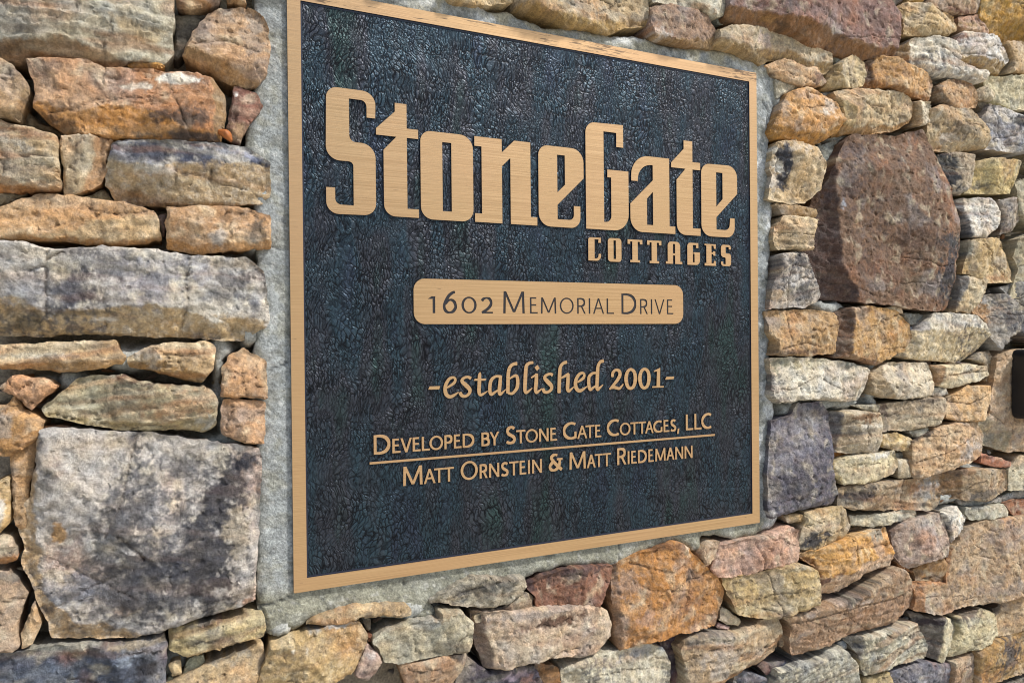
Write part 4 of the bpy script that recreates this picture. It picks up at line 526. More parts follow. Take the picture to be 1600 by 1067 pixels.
    for op in ops:
        if op[0] == 's':
            cx, cy, rx, ry, col, a, ang = op[1:]
            ca, sa = math.cos(ang), math.sin(ang); ux = x - cx * 1e-4; uy = y - cy * 1e-4
            e = np.hypot((ux * ca + uy * sa) / (rx * 1e-4), (-ux * sa + uy * ca) / (ry * 1e-4))
            nz = fbm(x, y, 75, seed + int(cx) % 97, 5, .72)
            hard = a > .9
            tint(sstep(1.2, .9 if hard else .5, e + (.4 if hard else .7) * nz), lin(col), min(a * 1.05, 1))
        elif op[0] == 'k':
            pl_ = np.array(op[1]) * 1e-4; dd = segdist(x, y, pl_) + .0008 * np.abs(fbm(x, y, 150, seed + 60, 2))
            o_ = o_ - 2.6 * np.exp(-(dd / .0014) ** 2); tint(np.exp(-(dd / .0012) ** 2), lin('5a4a3c'), .5)
    ang = rs.normal(0, .12) + (math.pi / 2 if kind == 'v' else 0)
    ca, sa = math.cos(ang), math.sin(ang); u = (wx * .5 + x * .5) * ca + y * sa; v = -x * sa + (wy * .4 + y * .6) * ca
    str1 = fbm(u * .12, v, 150, seed + 70, 3); 
    st_ = max(st, .3) if st > .1 else .12; c = c * (1 + .42 * st_ * str1)[:, None]
    tint(sstep(.15, .6, fbm(u * .1, v, 80, seed + 73, 2)), lin('a06c40'), .42 * st_)
    tint(sstep(.15, .6, fbm(u * .1, v, 70, seed + 76, 2)), lin('d2c8ac'), .35 * st_)
    tint(sstep(.2, .55, fbm(u * .08, v, 60, seed + 79, 3)), lin('6a5644'), .28 * st_)
    n1 = fbm(x, y, 90, seed + 80, 4, .6); n2 = fbm(x, y, 260, seed + 84, 2)
    c = c * (1 + .22 * n1 + .13 * n2)[:, None]
    warm = fbm(x, y, 60, seed + 88, 2); c = c * (1 + np.outer(warm, (.06, 0, -.09)))
    c = np.clip(c, .012, .85)
    rough = 1.0 if not m_ else 1.6
    rid = .28 - np.abs(fbm(wx, wy, 55, seed + 91, 3, .55))
    o_ = o_ + rough * (.7 * rid * prof + .35 * n1 + .25 * n2) + 1.1 * st * str1 * prof
    bed = v * 75 + .9 * fbm(u * .25, v, 30, seed + 78, 2); saw = bed - np.floor(bed); o_ = o_ + st * 1.3 * (sstep(0, .85, saw) - sstep(.85, 1, saw)) * prof
    if not m_ and min(size) > .03:
        for q in range(rs.randint(1, 4)):
            a0 = ctr + (rs.rand(2) - .5) * size * .7; th = rs.normal(0, .25) + (math.pi / 2 if (kind == 'v' or rs.rand() < .2) else 0)
            tt = np.arange(7)[:, None] / 6 - .5; L0 = rs.uniform(.25, .7) * size.max()
            pk = a0 + tt * L0 * np.array([[math.cos(th), math.sin(th)]]) + rs.normal(0, .0022, (7, 2))
            dd = segdist(x, y, pk) + .0009 * np.abs(fbm(x, y, 150, seed + 61 + q, 2)); ck = np.exp(-(dd / .0011) ** 2)
            o_ = o_ - 1.8 * ck; tint(ck, lin('4c4036'), .55)
    # pits and chips
    pit = fbm(x, y, 120, seed + 95, 2); o_ = o_ - 1.6 * sstep(.42, .75, pit)
    yy = -o_ * .001
    V = np.stack([x, yy, y], 1)
    # side walls down into the joint: walk the open edges
    e = np.concatenate([F[:, [0, 1]], F[:, [1, 2]], F[:, [2, 0]]]); key = set(map(tuple, e.tolist()))
    be = [(a, b) for a, b in key if (b, a) not in key]
    bv = sorted({a for e_ in be for a in e_}); mp = {}
    base = len(V); rings = []; cc = [c]
    ctr3 = V2.mean(0)
    for li, dep in enumerate((.012, .05)):
        for q in bv: mp[(q, li)] = base; base += 1
        p = V2[bv]; dirn = ctr3 - p; dirn /= np.maximum(np.linalg.norm(dirn, axis=1, keepdims=True), 1e-6)
        nz = fbm(p[:, 0] * 1.0, p[:, 1] + li * .3, 130, seed + 99, 2)
        p = p + dirn * (.0012 * (li + 1) + .0010 * nz[:, None])
        rings.append(np.stack([p[:, 0], np.maximum(yy[bv], 0) * (1 if li == 0 else 0) + (np.maximum(dep, yy[bv] + .01)), p[:, 1]], 1)); cc.append(c[bv])
    V = np.concatenate([V] + rings); C = np.concatenate(cc)
    q = []
    for a, b in be:
        a1, b1, a2, b2 = mp[(a, 0)], mp[(b, 0)], mp[(a, 1)], mp[(b, 1)]
        q += [(b, a, a1), (b, a1, b1), (b1, a1, a2), (b1, a2, b2)]
    F = np.concatenate([F, np.array(q, np.int32)])
    # CDT gives counter-clockwise in x,z; front must face -y
    ob = mesh_obj(name, V, F, mat or (M_MORTAR if m_ else M_STONE), parent, C)
    ob.data.set_sharp_from_angle(angle=math.radians(42))
    return ob

for i, (P, c, ops, h, st, r, kd) in enumerate(STONES):
    stone([(a * 1e-4, b * 1e-4) for a, b in P], c, ops, h, st, r, kd, 100 + i * 131)

# stones of the same wall beyond the photograph's edges, laid in rough courses
rs = np.random.RandomState(5)
VIEW = np.array([(-.565, .252), (.915, .535), (.905, -.668), (-.572, -.353)])
TR = [np.array(P) * 1e-4 for P, *_ in STONES]
pal = ['a48a66', 'b0946a', '9a948a', '8d7458', 'bfb294', '7d6252', 'a87c4c', '8f8a80']
cand = []; z = -.98
while z < .9:
    hh = rs.uniform(.06, .10); x = -1.15 + rs.uniform(0, .1)
    while x < 1.5:
        ww = rs.uniform(.09, .2); g = .003
        cs = np.array([(x + g, z + g), (x + ww * .5, z + g), (x + ww - g, z + g), (x + ww - g, z + hh * .5), (x + ww - g, z + hh - g), (x + ww * .5, z + hh - g), (x + g, z + hh - g), (x + g, z + hh * .5)])
        cs = cs + rs.normal(0, .004, cs.shape); c0 = np.array((x + ww / 2, z + hh / 2))
        # pull points that fall on a neighbour back towards the middle of the stone
        ok = not inside(c0[:1], c0[1:], VIEW)[0]
        if ok:
            for T_ in TR:
                if inside(c0[:1], c0[1:], T_)[0]: ok = False; break
        if ok:
            for it in range(6):
                bad = inside(cs[:, 0], cs[:, 1], VIEW)
                for T_ in TR: bad |= inside(cs[:, 0], cs[:, 1], T_)
                if not bad.any(): break
                cs[bad] = c0 + (cs[bad] - c0) * .75
            if not bad.any() and np.ptp(cs[:, 0]) > .03 and np.ptp(cs[:, 1]) > .025:
                cand.append((segdist(c0[:1], c0[1:], VIEW, True)[0], cs))
        x += ww
    z += hh
cand.sort(key=lambda t_: t_[0])
for cnt, (d0, cs) in enumerate(cand[:126]):
    stone(cs, pal[rs.randint(len(pal))], [], rs.uniform(9, 16), rs.uniform(.1, .9), 9, '', 50000 + cnt * 77, res=.005)

# mortar bed behind the joints
xs = np.arange(-1.2, 1.5, .0045); zs = np.arange(-1.05, .9, .0045)
GX, GZ_ = np.meshgrid(xs, zs); sh = GX.shape; gx = GX.ravel(); gz = GZ_.ravel()
dep = .040 + .004 * fbm(gx, gz, 25, 900, 2) + .0022 * fbm(gx, gz, 90, 903, 3)
cb = np.tile(lin('8a8274'), (len(gx), 1)) * (1 + .25 * fbm(gx, gz, 20, 905, 3))[:, None]
for (px, pz, rx, rz, dd) in PADS:
    e = np.hypot((gx - px * 1e-4) / (rx * 1e-4), (gz - pz * 1e-4) / (rz * 1e-4)) + .35 * fbm(gx, gz, 60, 907, 3)
    t = sstep(1.3, .6, e); lvl = .001 * dd + .0022 * fbm(gx, gz, 70, 911, 3) + .0008 * fbm(gx, gz, 220, 915, 2)
    dep = dep * (1 - t) + lvl * t; cb = cb * (1 - t[:, None]) + t[:, None] * lin('9ea09a') * (1 + .12 * fbm(gx, gz, 80, 917, 3))[:, None]
V = np.stack([gx, dep, gz], 1); nx_, nz_ = sh[1], sh[0]
idx = np.arange(nx_ * nz_).reshape(sh)
F = np.stack([idx[:-1, :-1].ravel(), idx[:-1, 1:].ravel(), idx[1:, 1:].ravel(), idx[1:, :-1].ravel()], 1)
ob = mesh_obj('mortar_bed', V, F, M_MORTAR, wall, np.clip(cb, .02, .8))
# loose chips and grit caught in the joints
rs = np.random.RandomState(11); chips = []
for q in range(8):
    n = 14; d_ = rs.normal(0, 1, (n, 3)); d_ /= np.linalg.norm(d_, axis=1, keepdims=True); d_ *= rs.uniform(.6, 1, (n, 1)) * np.array((1, .7, .6))
    bmx = __import__('bmesh').new(); [bmx.verts.new(p) for p in d_]
    __import__('bmesh').ops.convex_hull(bmx, input=bmx.verts)
    me = bpy.data.meshes.new('stone_chip'); bmx.to_mesh(me); bmx.free()
    hexc = lin(['8f8270', 'a08a68', '76706a', 'b09468', '6a5a4c', '9a9488', '845f40', 'a89c84'][q]); a_ = me.color_attributes.new('Col', 'FLOAT_COLOR', 'POINT')
    a_.data.foreach_set('color', np.tile(np.append(hexc, 1).astype(np.float32), len(me.vertices))); me.materials.append(M_STONE); chips.append(me)
cx = rs.uniform(-.54, .89, 9000); cz = rs.uniform(-.62, .5, 9000)
ok = inside(cx, cz, VIEW) & ~((np.abs(cx) < .36) & (np.abs(cz) < .34)); cx = cx[ok]; cz = cz[ok]; dn = np.full(len(cx), 9.0)
for T_ in TR:
    near = (cx > T_[:, 0].min() - .03) & (cx < T_[:, 0].max() + .03) & (cz > T_[:, 1].min() - .03) & (cz < T_[:, 1].max() + .03)
    if near.any():
        dd = segdist(cx[near], cz[near], T_, True); dd[inside(cx[near], cz[near], T_)] = -1; dn[near] = np.minimum(dn[near], dd)
sel = np.where((dn > .0012) & (dn < .02))[0][:150]
for q in sel:
    o = bpy.data.objects.new('stone_chip', chips[rs.randint(8)]); COLL.objects.link(o); o.parent = wall
    r_ = min(.007, dn[q] * rs.uniform(.9, 1.7) + .0012); o.location = (cx[q], rs.uniform(.006, .022), cz[q]); o.scale = (r_ * rs.uniform(.8, 1.6), r_, r_)
    o.rotation_euler = (rs.uniform(-.6, .6), rs.uniform(-.6, .6), rs.uniform(-.6, .6))
# solid core of the wall behind the bed
def box(name, x0, x1, y0, y1, z0, z1, mat, parent=None, bev=0):
    V = [(x, y, z) for x in (x0, x1) for y in (y0, y1) for z in (z0, z1)]
    F = [(0, 1, 3, 2), (4, 6, 7, 5), (0, 4, 5, 1), (2, 3, 7, 6), (0, 2, 6, 4), (1, 5, 7, 3)]
    o = mesh_obj(name, V, F, mat, parent, smooth=False)
    if bev:
        b = o.modifiers.new('bevel', 'BEVEL'); b.width = bev; b.segments = 4
    return o
box('wall_core', -1.2, 1.5, .06, .35, GZ, .9, flat_mat('rubble_core', '7c7468', .9, 0, .002), wall)

# ------------------------------------------------------------------ smooth mortar collar round the plaque
def collar():
    P = densify(np.array(COLLAR) * 1e-4, .003); seed = 777
    for _ in range(2): P = P * .5 + (np.roll(P, 1, 0) + np.roll(P, -1, 0)) * .25
    P = P + np.stack([fbm(P[:, 0], P[:, 1], 60, 1, 3), fbm(P[:, 0], P[:, 1], 60, 5, 3)], 1) * .0022
    lo = P.min(0); hi = P.max(0); res = .0024
    gx, gy = np.meshgrid(np.arange(lo[0], hi[0], res), np.arange(lo[1], hi[1], res)); gx = gx.ravel(); gy = gy.ravel()
    kk = inside(gx, gy, P) & ~((np.abs(gx) < .27) & (np.abs(gy) < .27)); gx = gx[kk]; gy = gy[kk]
    kk = segdist(gx, gy, P, True) > res * .7; gx = gx[kk]; gy = gy[kk]; nb = len(P)
    pts = [Vector((float(a) * 1000, float(b) * 1000)) for a, b in zip(np.concatenate([P[:, 0], gx]), np.concatenate([P[:, 1], gy]))]
    vs, es, fs, *_ = delaunay_2d_cdt(pts, [(i, (i + 1) % nb) for i in range(nb)], [list(range(nb))], 1, 1e-4)
    V2 = np.array([(v.x, v.y) for v in vs]) / 1000; F = np.array([f_ for f_ in fs if len(f_) == 3], np.int32)
    x, y = V2.T; d = segdist(x, y, P, True)
    dp = np.maximum(np.abs(x) - .3028, np.abs(y) - .3035)       # distance outwards from the plaque
    rgh = sstep(.27, .32, x) + sstep(.29, .32, y) * .8 + .15
    oo = 3.0 * (1 - (1 - np.clip(d / .009, 0, 1)) ** 2) - 3.5 + .5 * fbm(x, y, 18, 3, 2) + rgh * (1.0 * fbm(x, y, 60, 9, 4, .65)) + .4 * fbm(x, y, 200, 15, 3) + .35 * fbm(x * .35, y, 60, 19, 2)
    pit = fbm(x, y, 260, 31, 2); oo -= 1.2 * sstep(.55, .8, pit)
    # left strip was trowelled flat and stands a touch further back
    c = np.tile(lin('929796'), (len(x), 1))
    def tint(mk, col, a):
        nonlocal c
        mk = np.clip(mk, 0, 1)[:, None] * a; c = c * (1 - mk) + lin(col) * mk
    tint(sstep(-.29, -.31, y), '95937e', .8)
    tint(sstep(.30, .31, y) * sstep(.2, -.2, fbm(x, y, 22, 61, 3) - .1), 'a5a08a', .9)
    tint(sstep(.0, .5, fbm(x, y, 26, 41, 4, .6)) * np.clip(rgh, .2, 1), 'c4c8c8', .8)
    tint(sstep(.1, .6, fbm(x, y, 34, 45, 4, .6)), '8f8e7e', .55)
    tint(sstep(.4, .8, fbm(x, y, 130, 49, 3)), 'cacac4', .5)
    tint(sstep(.45, .8, fbm(x, y, 170, 53, 3)), '606466', .5)
    for K_ in CRACKS:
        pl = np.array(K_) * 1e-4; dd = segdist(x, y, pl) + .0006 * np.abs(fbm(x, y, 200, 77, 2))
        oo -= 3 * np.exp(-(dd / .0011) ** 2); tint(np.exp(-(dd / .0012) ** 2), '4a4c4c', .8)
    tint(sstep(.1, .5, fbm(x * .5, y, 50, 63, 4, .65)), '77776c', .5)
    c = c * (1 + .14 * fbm(x, y, 60, 57, 5, .65) + .1 * pit)[:, None]
    V = np.stack([x, .0035 - oo * .001, y], 1)
    key = set(map(tuple, np.concatenate([F[:, [0, 1]], F[:, [1, 2]], F[:, [2, 0]]]).tolist()))
    be = [(a, b) for a, b in key if (b, a) not in key]; bv = sorted({a for e in be for a in e}); mp = {a: len(V) + i for i, a in enumerate(bv)}
    R = V[bv].copy(); R[:, 1] = .05
    V = np.concatenate([V, R]); c = np.concatenate([c, c[bv]])
    F = np.concatenate([F, np.array([t_ for a, b in be for t_ in ((b, a, mp[a]), (b, mp[a], mp[b]))], np.int32)])
    mesh_obj('mortar_collar', V, F, M_MORTAR, wall, np.clip(c, .02, .85))
collar()

# ------------------------------------------------------------------ the plaque
pq = thing('plaque', 'square bronze StoneGate Cottages plaque with raised letters on dark leathery field', 'plaque')

def tri_fill(adds, subs=()):
    """union of closed contours minus holes -> 2-D verts, triangles (metres)"""
    pts = []; ed = []
    for c in list(adds) + list(subs):
        b = len(pts); pts += [Vector((p[0] * 1000, p[1] * 1000)) for p in c]; n = len(c)
        ed += [(b + i, b + (i + 1) % n) for i in range(n)]
    vs, es, fs, *_ = delaunay_2d_cdt(pts, ed, [], 0, 1e-4)
    V = np.array([(v.x, v.y) for v in vs]) / 1000; F = np.array([f for f in fs if len(f) == 3])
    cen = V[F].mean(1); k_ = np.zeros(len(F), bool)
    for c in adds: k_ |= inside(cen[:, 0], cen[:, 1], np.array(c))
    for c in subs: k_ &= ~inside(cen[:, 0], cen[:, 1], np.array(c))
    return V, F[k_]

def relief(name, adds, subs, y0, y1, parent, mats, flare=.0, label=None):
    V2, F = tri_fill(adds, subs)
    used = np.unique(F); mp = -np.ones(len(V2), int); mp[used] = np.arange(len(used)); V2 = V2[used]; F = mp[F]
    key = set(map(tuple, np.concatenate([F[:, [0, 1]], F[:, [1, 2]], F[:, [2, 0]]]).tolist()))
    be = [(a, b) for a, b in key if (b, a) not in key]
    nrm = np.zeros_like(V2)
    for a, b in be:
        dx, dz = V2[b] - V2[a]; L = math.hypot(dx, dz) + 1e-12; nn = np.array((dz / L, -dx / L)); nrm[a] += nn; nrm[b] += nn
    L = np.linalg.norm(nrm, axis=1, keepdims=True); nrm = nrm / np.maximum(L, .6)
    bv = sorted({a for e in be for a in e}); n0 = len(V2)
    V = [(x, y0, z) for x, z in V2]; m1 = {}
    ch = .00022
    for a in bv: m1[a] = len(V); V.append((V2[a, 0] + nrm[a, 0] * flare, y1, V2[a, 1] + nrm[a, 1] * flare))
    FF = [tuple(f) for f in F.tolist()]; mi = [0] * len(FF)
    for a, b in be: FF.append((b, a, m1[a], m1[b])); mi.append(1)
    o = mesh_obj(name, V, FF, mats, parent, smooth=False, midx=mi)
    if label: o['label'] = label
    return o

def rect(x0, x1, z0, z1): return [(x0, z0), (x1, z0), (x1, z1), (x0, z1)]
def rrect(x0, x1, z0, z1, r, n=10):
    out = []
    for cx, cz, a0 in ((x1 - r, z0 + r, -90), (x1 - r, z1 - r, 0), (x0 + r, z1 - r, 90), (x0 + r, z0 + r, 180)):
        for i in range(n + 1):
            a = math.radians(a0 + 90 * i / n); out.append((cx + r * math.cos(a), cz + r * math.sin(a)))
    return out
PY = .0015
BM = [M_BRASS, M_EDGE]
relief('frame', [rrect(-.3028, .3026, -.3036, .3034, .0012, 3)], [rect(-.2899, .2900, -.2899, .2902)], 0, .008, pq, BM)
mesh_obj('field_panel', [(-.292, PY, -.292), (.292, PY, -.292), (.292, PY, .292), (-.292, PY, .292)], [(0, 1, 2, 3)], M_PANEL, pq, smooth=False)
# smooth enamel cove where the field meets the frame
def cove():
    a, b, w_ = .2899, .2899, .0016
    o1 = [(-a, -b), (a, -b), (a, b), (-a, b)]; V = [(x, .0012, z) for x, z in o1] + [(x * (1 - w_ / a), PY - .0001, z * (1 - w_ / b)) for x, z in o1]
    mesh_obj('cove_moulding', V, [(i, (i + 1) % 4, 4 + (i + 1) % 4, 4 + i) for i in range(4)], M_EDGE, pq, smooth=False)
cove()

def roundpoly(P, n=8):
    out = []
    for i, p in enumerate(P):
        r = p[2] if len(p) > 2 else 0
        a = np.array(P[i - 1][:2], float); b = np.array(p[:2], float); c = np.array(P[(i + 1) % len(P)][:2], float)
        if r <= 0: out.append(tuple(b)); continue
        u = a - b; v = c - b; lu = np.linalg.norm(u); lv = np.linalg.norm(v); u /= lu; v /= lv
        r = min(r, lu * .98, lv * .98); p0 = b + u * r; p1 = b + v * r
        for j in range(n + 1):
            t = j / n; k_ = .5523
            q1 = p0 + (b - p0) * k_; q2 = p1 + (b - p1) * k_
            q = (1 - t) ** 3 * p0 + 3 * (1 - t) ** 2 * t * q1 + 3 * (1 - t) * t * t * q2 + t ** 3 * p1
            out.append(tuple(q))
    return out
for lines in (HEAD, COTT):
    for outer, holes in lines:
        sc_ = lambda L: [tuple(v * 1e-5 for v in p) for p in L]
        relief('letter', [roundpoly(sc_(outer))], [roundpoly(sc_(h_)) for h_ in holes], 0, PY, pq, BM, .0004)

# strokes: centre line with a width at each point, swept to an outline
def sweep(pts, curve=True, n=7, closed=False):
    P = np.array(pts, float)
    if curve and len(P) > 2:
        Q = []
        m = len(P)
        for i in range(m - 1):
            if closed: p0, p1, p2, p3 = P[i - 1 if i else m - 2], P[i], P[i + 1], P[i + 2 if i + 2 < m else 1]
            else: p0, p1, p2, p3 = P[max(i - 1, 0)], P[i], P[i + 1], P[min(i + 2, m - 1)]
            for j in range(n):
                t = j / n
                Q.append(.5 * ((2 * p1) + (-p0 + p2) * t + (2 * p0 - 5 * p1 + 4 * p2 - p3) * t * t + (-p0 + 3 * p1 - 3 * p2 + p3) * t ** 3))
        if not closed: Q.append(P[-1])
        P = np.array(Q)
    if closed: T = np.roll(P[:, :2], -1, 0) - np.roll(P[:, :2], 1, 0)
    else: T = np.gradient(P[:, :2], axis=0)
    T /= np.maximum(np.linalg.norm(T, axis=1, keepdims=True), 1e-12); Nn = np.stack([-T[:, 1], T[:, 0]], 1)
    A = P[:, :2] + Nn * P[:, 2:3] / 2; B = P[:, :2] - Nn * P[:, 2:3] / 2
    if closed: return [tuple(p) for p in A], [tuple(p) for p in B]
    # rounded ends
    def cap(p, t, w_): 
        nn = np.array((-t[1], t[0])); return [tuple(p + t * w_ * .5 * math.cos(a) * .35 + nn * w_ * .5 * math.sin(a)) for a in (.9, .3, -.3, -.9)]
    return [tuple(p) for p in A] + cap(P[-1, :2], T[-1], P[-1, 2]) + [tuple(p) for p in B[::-1]] + cap(P[0, :2], -T[0], P[0, 2])
for strokes, polys in SCRIPT:
    adds = []; subs = []
    for s_ in strokes:
        s_ = [tuple(v * 1e-5 for v in p) for p in s_]
        if s_[0] == s_[-1]:
            A, B = sweep(s_, closed=True)
            ar = lambda L: abs(sum(L[i - 1][0] * L[i][1] - L[i][0] * L[i - 1][1] for i in range(len(L))))
            if ar(A) < ar(B): A, B = B, A
            adds.append(A); subs.append(B)
        else: adds.append(sweep(s_))
    adds += [[tuple(v * 1e-5 for v in p) for p in q_] for q_ in polys]
    relief('letter', adds, subs, 0, PY, pq, BM, .0003)

# humanist capitals in a unit box: 'l' straight strokes, 'c' curved, 'o' closed oval
GL = {
 'A': [('l', 0, 0, .5, 1), ('l', .5, 1, 1, 0), ('h', .17, .34, .83, .34)],
 'B': [('l', 0, 0, 0, 1), ('c', 0, 1, .45, 1, .82, .93, .9, .77, .8, .6, .45, .54, 0, .54), ('c', 0, .54, .5, .54, .88, .46, 1, .27, .88, .07, .5, 0, 0, 0)],
 'C': [('c', 1, .93, .85, .98, .65, 1, .35, .93, .1, .75, 0, .5, .1, .24, .35, .06, .65, 0, .85, .02, 1, .07)],
 'D': [('l', 0, 0, 0, 1), ('c', 0, 1, .4, 1, .75, .9, .95, .7, 1, .5, .95, .3, .75, .1, .4, 0, 0, 0)],
 'E': [('l', 0, 0, 0, 1), ('h', 0, 1, .93, 1), ('h', 0, .53, .9, .53), ('h', 0, 0, 1, 0)],
 'G': [('c', .97, .93, .8, .98, .6, 1, .32, .93, .08, .75, 0, .5, .08, .24, .32, .06, .6, 0, .82, .02, 1, .08), ('l', 1, .05, 1, .44)],
 'I': [('l', .5, 0, .5, 1)],
 'L': [('l', 0, 0, 0, 1), ('h', 0, 0, 1, 0)],
 'M': [('l', .0, 0, .03, 1), ('l', .04, 1, .5, .05), ('l', .5, .05, .96, 1), ('l', .97, 1, 1, 0)],
 'N': [('l', 0, 0, 0, 1), ('l', 0, 1, 1, 0), ('l', 1, 0, 1, 1)],
 'O': [('o',)], '0': [('o',)],
 'P': [('l', 0, 0, 0, 1), ('c', 0, 1, .5, 1, .88, .92, 1, .73, .86, .52, .5, .45, .2, .46)],
 'R': [('l', 0, 0, 0, 1), ('c', 0, 1, .45, 1, .8, .93, .92, .74, .8, .56, .45, .48, 0, .48), ('l', .5, .48, 1, 0)],
 'S': [('c', .93, .92, .75, .98, .5, 1, .2, .92, .07, .74, .25, .58, .55, .48, .88, .36, 1, .2, .82, .05, .5, 0, .25, .01, 0, .08)],
 'T': [('l', .5, 0, .5, 1), ('h', 0, 1, 1, 1)],
 'V': [('l', 0, 1, .5, 0), ('l', .5, 0, 1, 1)],
 'Y': [('l', 0, 1, .5, .45), ('l', .5, .45, 1, 1), ('l', .5, .45, .5, 0)],
 '1': [('l', .86, 0, .86, 1), ('l', .0, .84, .86, 1)],
 '2': [('c', .05, .82, .2, .94, .5, 1, .8, .93, .95, .7, .85, .45, .5, .2, .05, .0), ('h', .04, 0, 1, 0)],
 '6': [('c', .93, 1, .7, .95, .4, .8, .12, .52, 0, .3, .1, .1, .3, .01, .5, 0, .75, .04, .95, .18, 1, .31, .9, .5, .7, .6, .5, .61, .3, .56, .12, .44)],
 '&': [('c', .62, .97, .48, 1, .3, .98, .15, .87, .16, .74, .3, .58, .5, .4, .75, .2, 1, .02), ('c', .3, .56, .12, .42, 0, .25, .1, .07, .32, 0, .55, .06, .75, .22, .84, .45, .85, .68), ('h', .6, .70, 1, .70)],
 ',': [('l', .8, 1, .2, 0)],
}
def glyph(ch, x0, x1, z0, z1, w_, thin):
    hw = w_ / 2; X = lambda u: x0 + hw + u * max(x1 - x0 - w_, 0); tz = w_ * thin
    Zc = lambda v: z0 + tz / 2 + v * (z1 - z0 - tz); Zl = lambda v: z0 + v * (z1 - z0)
    adds = []; subs = []
    for g in GL[ch]:
        if g[0] == 'o':
            cx = (x0 + x1) / 2; cz = (z0 + z1) / 2; rx = (x1 - x0) / 2; rz = (z1 - z0) / 2 + w_ * .08
            E_ = lambda a, b: [(cx + a * math.cos(t), cz + b * math.sin(t)) for t in np.linspace(0, 2 * math.pi, 40, endpoint=False)]
            adds.append(E_(rx, rz)); subs.append(E_(rx - w_, rz - tz))
        elif g[0] == 'c':
            p = [(X(g[i]), Zc(g[i + 1])) for i in range(1, len(g), 2)]; q = []
            for i, a in enumerate(p):
                b = p[min(i + 1, len(p) - 1)]; c = p[max(i - 1, 0)]; dx, dz = b[0] - c[0], b[1] - c[1]; L = math.hypot(dx, dz) + 1e-9
                q.append((a[0], a[1], w_ * abs(dz / L) + tz * abs(dx / L)) if abs(dz) + abs(dx) > 0 else (a[0], a[1], w_))
            adds.append(sweep(q, n=5))
        elif g[0] == 'h':
            xa, xb = X(g[1]) - (hw * .6 if g[1] == 0 else 0), X(g[3]) + (hw if g[3] == 1 else 0); zc = Zc(g[2])
            if ch == 'T': xa, xb = x0, x1
            adds.append(rect(xa, xb, zc - tz / 2, zc + tz / 2))
        else:
            a = np.array((X(g[1]), Zl(g[2]))); b = np.array((X(g[3]), Zl(g[4]))); t = b - a; L = np.linalg.norm(t)
            k_ = w_ * (1 if abs(t[0]) < .3 * L else .92) / 2
            if abs(t[1]) > .3 * L: # terminals cut level with the line
                kx = k_ * L / abs(t[1]); adds.append([(a[0] - kx, a[1]), (a[0] + kx, a[1]), (b[0] + kx, b[1]), (b[0] - kx, b[1])][::1])
            else:
                nn = np.array((-t[1], t[0])) / L * k_; adds.append([tuple(a - nn), tuple(b - nn), tuple(b + nn), tuple(a + nn)])
    return adds, subs
for ch, x0, x1, z0, z1, w_, thin in SANS:
    a, s_ = glyph(ch, x0 * 1e-5, x1 * 1e-5, z0 * 1e-5, z1 * 1e-5, w_ * 1e-5, thin)
    relief('letter', a, s_, 0, PY, pq, BM, .0003)
relief('rule_line', [rect(-.2254, .2274, -.18095, -.17855)], [], 0, PY, pq, BM, .0003)

# address bar with letters cut into it and filled dark
bar = rrect(-.1762, .1782, -.0344, .0146, .0125)
allin = []; floor = []
bar_o = None
def inset():
    adds_all = []
    for ch, x0, x1, z0, z1, w_, thin in ADDR:
        a, s_ = glyph(ch, x0 * 1e-5, x1 * 1e-5, z0 * 1e-5, z1 * 1e-5, w_ * 1e-5, thin); adds_all.append((a, s_))
    # plate = bar minus every glyph
    pts = []; ed = []
    for c in [bar] + [c for a, s_ in adds_all for c in a + s_]:
        b = len(pts); pts += [Vector((p[0] * 1000, p[1] * 1000)) for p in c]; n = len(c); ed += [(b + i, b + (i + 1) % n) for i in range(n)]
    vs, es, fs, *_ = delaunay_2d_cdt(pts, ed, [], 0, 1e-4)
    V = np.array([(v.x, v.y) for v in vs]) / 1000; F = np.array([f for f in fs if len(f) == 3]); cen = V[F].mean(1)
    kb = inside(cen[:, 0], cen[:, 1], np.array(bar)); kg = np.zeros(len(F), int) - 1
    for gi, (a, s_) in enumerate(adds_all):
        m = np.zeros(len(F), bool)
        for c in a: m |= inside(cen[:, 0], cen[:, 1], np.array(c))
        for c in s_: m &= ~inside(cen[:, 0], cen[:, 1], np.array(c))
        kg[m] = gi
    Fp = F[kb & (kg < 0)]
    def shell(F_, y0, y1, name, parent, mats):
        key = set(map(tuple, np.concatenate([F_[:, [0, 1]], F_[:, [1, 2]], F_[:, [2, 0]]]).tolist()))
        be = [(a, b) for a, b in key if (b, a) not in key]
        Vv = [(x, y0, z) for x, z in V]; m1 = {}
        for a in sorted({a for e in be for a in e}): m1[a] = len(Vv); Vv.append((V[a, 0], y1, V[a, 1]))
        FF = [tuple(f) for f in F_.tolist()]; mi = [0] * len(FF)
        for a, b in be: FF.append((b, a, m1[a], m1[b])); mi.append(1)
        usd = sorted({i for f in FF for i in f}); rm = {u: i for i, u in enumerate(usd)}
        return mesh_obj(name, [Vv[u] for u in usd], [tuple(rm[i] for i in f) for f in FF], mats, parent, smooth=False, midx=mi)
    bo = shell(Fp, 0, PY, 'address_bar', pq, BM)
    for gi in range(len(adds_all)):
        Fg = F[kg == gi]
        if len(Fg): shell(Fg, .0005, PY, 'inlaid_letter', bo, [M_INK, M_INK])
inset()

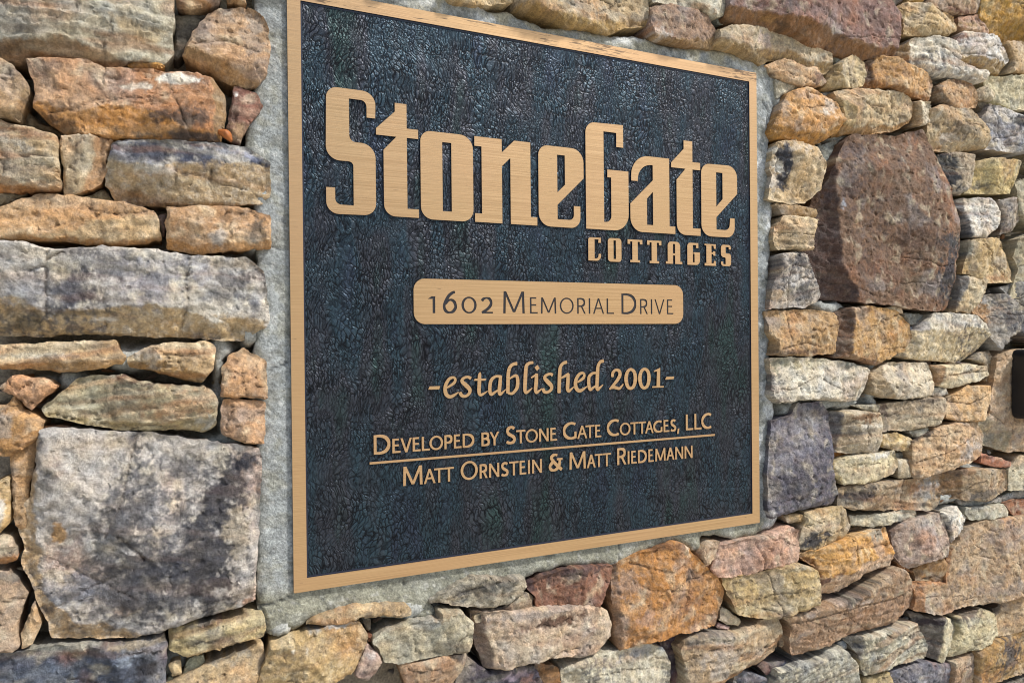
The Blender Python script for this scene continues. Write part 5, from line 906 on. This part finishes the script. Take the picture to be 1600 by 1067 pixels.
# ------------------------------------------------------------------ black box at the right-hand edge
bb = thing('wall_box', 'black rounded box fixed to the stones at the right edge of the photo', 'box')
def rbox(name, x0, x1, z0, z1, y0, y1, r, mat, parent):
    c = rrect(x0, x1, z0, z1, r, 8); n = len(c); e = .003
    cx, cz = (x0 + x1) / 2, (z0 + z1) / 2
    V = [(x, y1, z) for x, z in c] + [(x, y0 + e, z) for x, z in c]
    V += [(cx + (x - cx) * (1 - e * .6 / (x1 - x0) * 2), y0 + e * .3, cz + (z - cz) * (1 - e * .6 / (z1 - z0) * 2)) for x, z in c]
    V += [(cx + (x - cx) * (1 - e / (x1 - x0) * 2), y0, cz + (z - cz) * (1 - e / (z1 - z0) * 2)) for x, z in c]
    F = [(k_ * n + i, k_ * n + (i + 1) % n, (k_ + 1) * n + (i + 1) % n, (k_ + 1) * n + i) for k_ in range(3) for i in range(n)]
    F.append(tuple(range(3 * n, 4 * n))); F.append(tuple(range(n))[::-1])
    return mesh_obj(name, V, F, mat, parent, smooth=False)
bx0, bz0, bz1 = BOX
rbox('body', bx0, bx0 + .085, bz0, bz1, -.034, -.010, .013, M_BLACK, bb)
rbox('back_plate', bx0 + .014, bx0 + .071, bz0 + .004, bz1 - .004, -.0105, .02, .008, M_BLACK, bb)

# ------------------------------------------------------------------ dry leaf curled in the joint
def leaf():
    n, m = 14, 7; V = []
    p0 = np.array(LEAF[0]) * 1e-4; p1 = np.array(LEAF[1]) * 1e-4; d = p1 - p0; L = np.linalg.norm(d); d /= L; q = np.array((-d[1], d[0]))
    for i in range(n + 1):
        t = i / n; wd = .0042 * math.sin(math.pi * min(1, t * .93 + .05)) ** .8
        c = p0 + d * L * t + q * .003 * math.sin(t * 2.6)
        for j in range(m + 1):
            s_ = j / m * 2 - 1; p = c + q * wd * s_
            V.append((p[0], -.013 - .004 * math.sin(t * 3) + .0035 * s_ * s_ + .0006 * math.sin(9 * t + 3 * s_), p[1]))
    F = [(i * (m + 1) + j, i * (m + 1) + j + 1, (i + 1) * (m + 1) + j + 1, (i + 1) * (m + 1) + j) for i in range(n) for j in range(m)]
    o = mesh_obj('dry_leaf', V, F, M_LEAF); sm = o.modifiers.new('thick', 'SOLIDIFY'); sm.thickness = .0003
    o['label'] = 'small curled orange-brown dry leaf caught in the joint left of the plaque'; o['category'] = 'leaf'
leaf()
print('objects', len(bpy.data.objects), 'tris', sum(len(m.loop_triangles) or len(m.polygons) for m in bpy.data.meshes))
